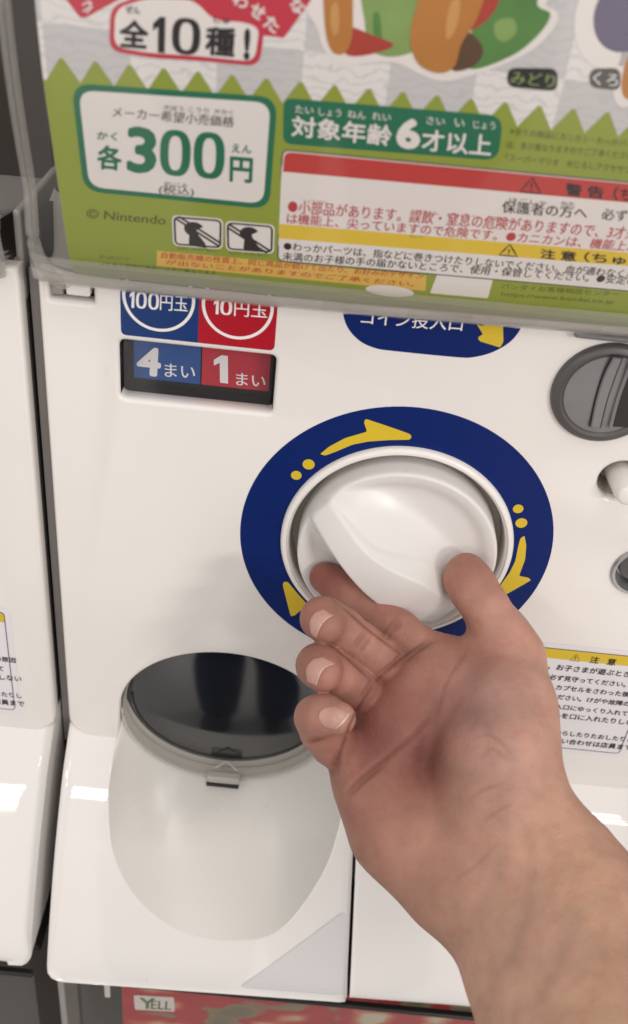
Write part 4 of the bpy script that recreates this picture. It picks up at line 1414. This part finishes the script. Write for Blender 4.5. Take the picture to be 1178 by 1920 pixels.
def sample(P):
    q = (np.array(P) - F.lo) / F.h
    i = np.clip(np.floor(q).astype(int), 0, F.n - 2); w = q - i
    c = 0
    for dx in (0, 1):
        for dy in (0, 1):
            for dz in (0, 1):
                c += body[i[0] + dx, i[1] + dy, i[2] + dz] * (w[0] if dx else 1 - w[0]) * (w[1] if dy else 1 - w[1]) * (w[2] if dz else 1 - w[2])
    return c
def on_skin(px, py):
    d = ray(px, py); t = 330.0
    for _ in range(200):
        v = sample(CAM + t * d)
        if v < 0.05: return CAM + t * d
        t += max(v * 0.6, 0.15)
        if t > 470: return None
    return None
CPTS = []
def crease(pts, depth, r, k=2.2):
    global body
    pp = [on_skin(*p) for p in smooth_curve(pts, 4)]
    pp = [p for p in pp if p is not None]
    tt = np.array([(p - CAM) @ FWD for p in pp])
    for _ in range(6):                                  # an even fold, not one that follows every bump
        tt[1:-1] = 0.25 * tt[:-2] + 0.5 * tt[1:-1] + 0.25 * tt[2:]
    pp = [CAM + (p - CAM) * (t / ((p - CAM) @ FWD)) for p, t in zip(pp, tt)]
    CPTS.append(pp)
    n = len(pp) - 1
    for i, (a, b) in enumerate(zip(pp, pp[1:])):
        if np.linalg.norm(a - b) > 14: continue
        da = depth * (1.3 * math.sin(math.pi * i / n) ** 0.6 - 0.3)
        db = depth * (1.3 * math.sin(math.pi * (i + 1) / n) ** 0.6 - 0.3)
        a2, b2 = a - FWD * (r - da), b - FWD * (r - db)
        pr = ('c', a2, b2, r, r)
        sl = F.sub(*prim_box(pr, 4))
        d = prim_d(F, sl, pr).astype(np.float32)
        body[sl] = -smin(-body[sl], d, k)
CREASES = [        # path, depth, width, how dark
 ([(622, 1450), (640, 1405), (662, 1345), (690, 1300), (702, 1280)], 0.7, 1.6, 0.8),
 ([(702, 1280), (730, 1254), (757, 1232), (803, 1199)], 0.7, 1.6, 0.8),
 ([(645, 1492), (668, 1468), (711, 1432), (766, 1390), (806, 1352)], 0.6, 1.6, 0.62),
 ([(880, 1214), (860, 1245), (836, 1285), (824, 1330), (812, 1385)], 0.0, 2.0, 0.3),
 ([(719, 1190), (729, 1174), (739, 1158)], 0.25, 1.0, 0.45), ([(728, 1195), (738, 1180), (748, 1165)], 0.2, 1.0, 0.38),
 ([(663, 1218), (675, 1203), (688, 1186)], 0.25, 1.0, 0.45), ([(672, 1225), (684, 1209), (696, 1192)], 0.2, 1.0, 0.38),
 ([(578, 1392), (592, 1388), (610, 1384)], 0.4, 1.0, 0.75),
 ([(756, 1230), (722, 1205), (690, 1181), (655, 1150), (630, 1130)], 0.0, 1.0, 0.75),  # colour only: painted shade between index and middle finger
 ([(699, 1279), (676, 1258), (652, 1236), (622, 1212), (604, 1206)], 0.0, 1.0, 0.75),  # colour only: painted shade between middle and ring finger
 ([(890, 1385), (915, 1378), (940, 1392), (955, 1410)], 0.0, 1.0, 0.25), ([(900, 1420), (925, 1405), (950, 1425)], 0.0, 1.0, 0.22),
 ([(880, 1500), (910, 1480), (945, 1470)], 0.0, 1.0, 0.25), ([(905, 1540), (935, 1520), (965, 1505)], 0.0, 1.0, 0.22),
 ([(845, 1655), (890, 1625), (935, 1580)], 0.0, 1.2, 0.2),
]
for pts, dp, r, dk in CREASES:
    if dp > 0: crease(pts, dp, r, 1.2)

g = openvdb.FloatGrid(BIG)
g.copyFromArray(np.ascontiguousarray(body.astype(np.float32)))
pts_, tris_, quads_ = g.convertToPolygons(0.0, 0.0)
V = np.array(pts_) * VOX + F.lo
fc = [tuple(int(i) for i in q[::-1]) for q in quads_] + [tuple(int(i) for i in q[::-1]) for q in tris_]
me = bpy.data.meshes.new('hand')
HO = J(975, 1620, 395)
me.from_pydata(((V - HO) * MM).tolist(), [], fc)
me.update()
bm = bmesh.new(); bm.from_mesh(me)
bmesh.ops.recalc_face_normals(bm, faces=bm.faces)
for _ in range(1):
    bmesh.ops.smooth_vert(bm, verts=bm.verts, factor=0.5, use_axis_x=True, use_axis_y=True, use_axis_z=True)
bm.to_mesh(me); bm.free()
me.polygons.foreach_set('use_smooth', [True] * len(me.polygons))

# skin pigment with painted shade: redder, darker palm, redder finger ends, sallower forearm, bluish ball of the thumb
Vn = np.empty(len(me.vertices) * 3); me.vertices.foreach_get('co', Vn)
Vn = Vn.reshape(-1, 3) / MM + HO
def near(c, r): return np.exp(-np.sum((Vn - c) ** 2, 1) / (2 * r * r))
base = np.array([0.465, 0.248, 0.19])
red = np.array([0.185, 0.058, 0.047])  # dark as well as red: the palm's shade goes into this colour
sal = np.array([0.58, 0.355, 0.245])
blu = np.array([0.395, 0.238, 0.205])
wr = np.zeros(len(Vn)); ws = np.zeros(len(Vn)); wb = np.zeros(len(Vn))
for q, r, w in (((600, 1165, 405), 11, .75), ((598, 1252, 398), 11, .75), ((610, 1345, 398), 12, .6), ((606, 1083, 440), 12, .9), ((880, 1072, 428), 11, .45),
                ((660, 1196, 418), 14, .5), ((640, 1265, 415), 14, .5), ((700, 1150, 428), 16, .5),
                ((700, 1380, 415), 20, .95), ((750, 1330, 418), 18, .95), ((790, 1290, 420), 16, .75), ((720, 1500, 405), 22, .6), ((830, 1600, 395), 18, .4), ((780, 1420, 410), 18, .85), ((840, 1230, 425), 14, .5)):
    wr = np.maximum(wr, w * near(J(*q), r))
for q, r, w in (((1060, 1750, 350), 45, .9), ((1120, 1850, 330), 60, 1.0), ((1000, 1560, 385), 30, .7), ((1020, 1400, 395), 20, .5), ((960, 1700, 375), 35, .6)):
    ws = np.maximum(ws, w * near(J(*q), r))
for q, r, w in (((905, 1330, 395), 15, .8), ((930, 1420, 390), 15, .7), ((960, 1640, 380), 11, .35), ((1000, 1800, 345), 16, .3)):
    wb = np.maximum(wb, w * near(J(*q), r))
wc = np.zeros(len(Vn))                       # palm folds redder; shade between the fingers painted in as well
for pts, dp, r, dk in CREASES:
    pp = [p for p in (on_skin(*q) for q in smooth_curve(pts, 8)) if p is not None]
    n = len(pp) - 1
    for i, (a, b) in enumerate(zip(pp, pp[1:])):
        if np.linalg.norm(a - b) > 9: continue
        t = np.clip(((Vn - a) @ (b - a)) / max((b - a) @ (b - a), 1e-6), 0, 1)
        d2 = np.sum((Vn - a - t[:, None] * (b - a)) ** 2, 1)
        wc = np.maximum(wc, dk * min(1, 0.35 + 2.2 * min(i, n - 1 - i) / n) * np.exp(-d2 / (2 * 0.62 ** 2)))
VEINS = [[(900, 1700), (935, 1640), (950, 1570), (940, 1500)], [(960, 1800), (985, 1720), (1000, 1640), (990, 1560)], [(1010, 1900), (1050, 1800), (1085, 1720)],
         [(880, 1330), (915, 1360), (930, 1400), (925, 1440)], [(930, 1380), (955, 1410), (965, 1450)]]
wv = np.zeros(len(Vn))
for vn in VEINS:
    pp = [p for p in (on_skin(*q) for q in smooth_curve(vn, 5)) if p is not None]
    for a, b in zip(pp, pp[1:]):
        t = np.clip(((Vn - a) @ (b - a)) / max((b - a) @ (b - a), 1e-6), 0, 1)
        d2 = np.sum((Vn - a - t[:, None] * (b - a)) ** 2, 1)
        wv = np.maximum(wv, 0.2 * np.exp(-d2 / (2 * 2.0 ** 2)))
vein = np.array([0.215, 0.15, 0.125])
fold = np.array([0.15, 0.045, 0.035])
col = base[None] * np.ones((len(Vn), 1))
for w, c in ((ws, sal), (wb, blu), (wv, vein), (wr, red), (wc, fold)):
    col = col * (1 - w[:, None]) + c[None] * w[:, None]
fo_ = me.attributes.new('fold', 'FLOAT', 'POINT')
fo_.data.foreach_set('value', wc.astype(np.float32))
ca_ = me.color_attributes.new('pigment_shade', 'FLOAT_COLOR', 'POINT')
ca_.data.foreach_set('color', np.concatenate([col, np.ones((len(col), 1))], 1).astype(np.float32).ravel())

def skin_mat():
    m = bpy.data.materials.new('skin')
    m.use_nodes = True
    nt = m.node_tree; p = nt.nodes['Principled BSDF']
    at = nt.nodes.new('ShaderNodeAttribute'); at.attribute_name = 'pigment_shade'
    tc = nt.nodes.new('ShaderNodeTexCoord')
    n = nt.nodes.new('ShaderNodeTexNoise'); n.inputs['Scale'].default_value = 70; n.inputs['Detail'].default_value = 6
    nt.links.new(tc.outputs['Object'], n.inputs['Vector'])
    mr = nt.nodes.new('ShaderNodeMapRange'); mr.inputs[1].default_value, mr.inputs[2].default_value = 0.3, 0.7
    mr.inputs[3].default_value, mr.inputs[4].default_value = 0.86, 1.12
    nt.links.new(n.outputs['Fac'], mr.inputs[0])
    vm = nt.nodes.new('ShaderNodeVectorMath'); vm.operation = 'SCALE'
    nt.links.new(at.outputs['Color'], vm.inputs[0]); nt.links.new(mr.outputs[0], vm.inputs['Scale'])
    nr_ = nt.nodes.new('ShaderNodeTexNoise'); nr_.inputs['Scale'].default_value = 210; nr_.inputs['Detail'].default_value = 5
    nt.links.new(tc.outputs['Object'], nr_.inputs['Vector'])
    rr_ = nt.nodes.new('ShaderNodeMapRange'); rr_.inputs[1].default_value, rr_.inputs[2].default_value = 0.48, 0.75
    rr_.inputs[3].default_value, rr_.inputs[4].default_value = 0.0, 0.45
    nt.links.new(nr_.outputs['Fac'], rr_.inputs[0])
    rm = nt.nodes.new('ShaderNodeMix'); rm.data_type = 'RGBA'; rm.blend_type = 'MULTIPLY'
    rm.inputs[7].default_value = (0.95, 0.72, 0.70, 1)
    nt.links.new(rr_.outputs[0], rm.inputs[0]); nt.links.new(vm.outputs[0], rm.inputs[6])
    nt.links.new(rm.outputs[2], p.inputs['Base Color'])
    p.inputs['Roughness'].default_value = 0.48
    p.inputs['Specular IOR Level'].default_value = 0.16
    p.inputs['Subsurface Weight'].default_value = 0.12
    p.inputs['Subsurface Radius'].default_value = (1.0, 0.35, 0.2)
    p.inputs['Subsurface Scale'].default_value = 0.003
    n2 = nt.nodes.new('ShaderNodeTexVoronoi'); n2.inputs['Scale'].default_value = 900
    n3 = nt.nodes.new('ShaderNodeTexNoise'); n3.inputs['Scale'].default_value = 160; n3.inputs['Detail'].default_value = 4
    nt.links.new(tc.outputs['Object'], n2.inputs['Vector']); nt.links.new(tc.outputs['Object'], n3.inputs['Vector'])
    ad = nt.nodes.new('ShaderNodeMath'); ad.operation = 'ADD'
    nt.links.new(n2.outputs['Distance'], ad.inputs[0]); nt.links.new(n3.outputs['Fac'], ad.inputs[1])
    b = nt.nodes.new('ShaderNodeBump'); b.inputs['Strength'].default_value = 0.2; b.inputs['Distance'].default_value = 0.0007
    nt.links.new(ad.outputs[0], b.inputs['Height'])
    fa_ = nt.nodes.new('ShaderNodeAttribute'); fa_.attribute_name = 'fold'
    b2 = nt.nodes.new('ShaderNodeBump'); b2.invert = True; b2.inputs['Strength'].default_value = 0.3; b2.inputs['Distance'].default_value = 0.0006
    nt.links.new(fa_.outputs['Fac'], b2.inputs['Height']); nt.links.new(b.outputs['Normal'], b2.inputs['Normal'])
    nt.links.new(b2.outputs['Normal'], p.inputs['Normal'])
    return m
me.materials.append(skin_mat())
hand = bpy.data.objects.new('person', me)
COL.objects.link(hand)
hand.location = HO * MM
tag(hand, 'bare right hand and forearm gripping the white knob between thumb and fingers', 'person')

# fingernails: curved plates over the finger ends, with a paler free edge
M['nail'] = mat('nail', (0.49, 0.275, 0.225, 1), 0.3, 0.5, vary=0.03, scale=90)
M['nail_edge'] = mat('nail_free_edge', (0.58, 0.40, 0.335, 1), 0.4, 0.5)
def nail(edge, root, tip_lift=0.55):
    # the plate lies on the finger end between its free edge and its root (both given as seen in the photo)
    E_, R_ = smooth_curve(edge, 5), smooth_curve(root, 5)
    def P(i, s, lift):
        q = E_[i] * (1 - s) + R_[i] * s
        p = on_skin(*q)
        if p is None: p = on_skin(*(q * 0.9 + np.mean(E_, 0) * 0.1))
        d = ray(*q); d = d / np.linalg.norm(d)
        return p - d * lift
    def patch(s0, s1, ns, l0, name, m, parent=None):
        rows = [[P(i, s, l0 + 0.25 * math.sin(math.pi * i / (len(E_) - 1))) for i in range(len(E_))] for s in np.linspace(s0, s1, ns)]
        back = [[p + FWD * 0.7 for p in r] for r in rows]
        mb = MB(); mb.grid(rows); mb.grid(back)
        for k in (0, -1): mb.grid([rows[k], back[k]]); mb.grid([[r[k] for r in rows], [r[k] for r in back]])
        o = mb.build(name, m, angle=50)
        o.parent = parent or hand
        if parent is None: o.location = -HO * MM
        return o
    n0 = patch(0.10, 1.0, 9, 0.22, 'fingernail', 'nail')
    patch(0.0, 0.10, 3, tip_lift, 'free_edge', 'nail_edge', n0)
nail([(625, 1154), (611, 1163), (600, 1178), (593, 1197)], [(606, 1143), (590, 1150), (581, 1166), (583, 1188)])
nail([(629, 1245), (612, 1251), (601, 1264), (594, 1285)], [(606, 1232), (586, 1238), (574, 1256), (577, 1278)])
nail([(656, 1338), (650, 1349), (641, 1359), (630, 1367)], [(628, 1324), (606, 1330), (598, 1346), (610, 1363)])

# trousers and shoes standing before the machine (mirrored in the smoked door)
M['denim'] = mat('dark_denim', (0.02, 0.04, 0.13, 1), 0.8, 0.2, vary=0.25, scale=40)
M['shoe'] = mat('shoe_leather', (0.03, 0.028, 0.027, 1), 0.5, 0.4, vary=0.15)
mb = MB()
for sx in (-1, 1):
    rows = []
    for t in np.linspace(0, 1, 16):
        z = -770 + 720 * t
        r = 62 + 34 * t
        cx = -50 + sx * (95 - 8 * t) + (0 if t < .9 else -sx * 10)
        rows.append([(cx + r * math.cos(q) * (1 + .03 * math.sin(9 * t + sx)), -640 + r * 1.05 * math.sin(q) + 10 * math.sin(3 * t), z) for q in np.linspace(0, 2 * math.pi, 24, endpoint=False)])
    mb.grid(rows, close_v=True)
rows = []
for t in np.linspace(0, 1, 6):
    rows.append([(-50 + (188 - 10 * t) * math.cos(q), -640 + 112 * math.sin(q), -60 + 190 * t) for q in np.linspace(0, 2 * math.pi, 40, endpoint=False)])
mb.grid(rows, close_v=True)
mb.add(rows[-1], [tuple(range(40))]); mb.add(rows[0], [tuple(range(40))])
tr = mb.build('trousers', 'denim', angle=60); tr.parent = hand; tr.location = -HO * MM
for sx in (-1, 1):
    mb = MB(); rows = []
    for t in np.linspace(0, 1, 12):
        w = 46 * math.sqrt(max(0.02, 1 - (2 * t - 1) ** 4)); h = 70 - 38 * t
        rows.append([(-50 + sx * 98 + w * math.cos(q), -730 + 270 * t, -819 + h * max(0, math.sin(q))) for q in np.linspace(0, 2 * math.pi, 16, endpoint=False)])
    mb.grid(rows, close_v=True); mb.add(rows[0], [tuple(range(16))]); mb.add(rows[-1], [tuple(range(16))])
    sh = mb.build('shoe', 'shoe', angle=60); sh.parent = hand; sh.location = -HO * MM
bpy.data.objects.remove(_to)
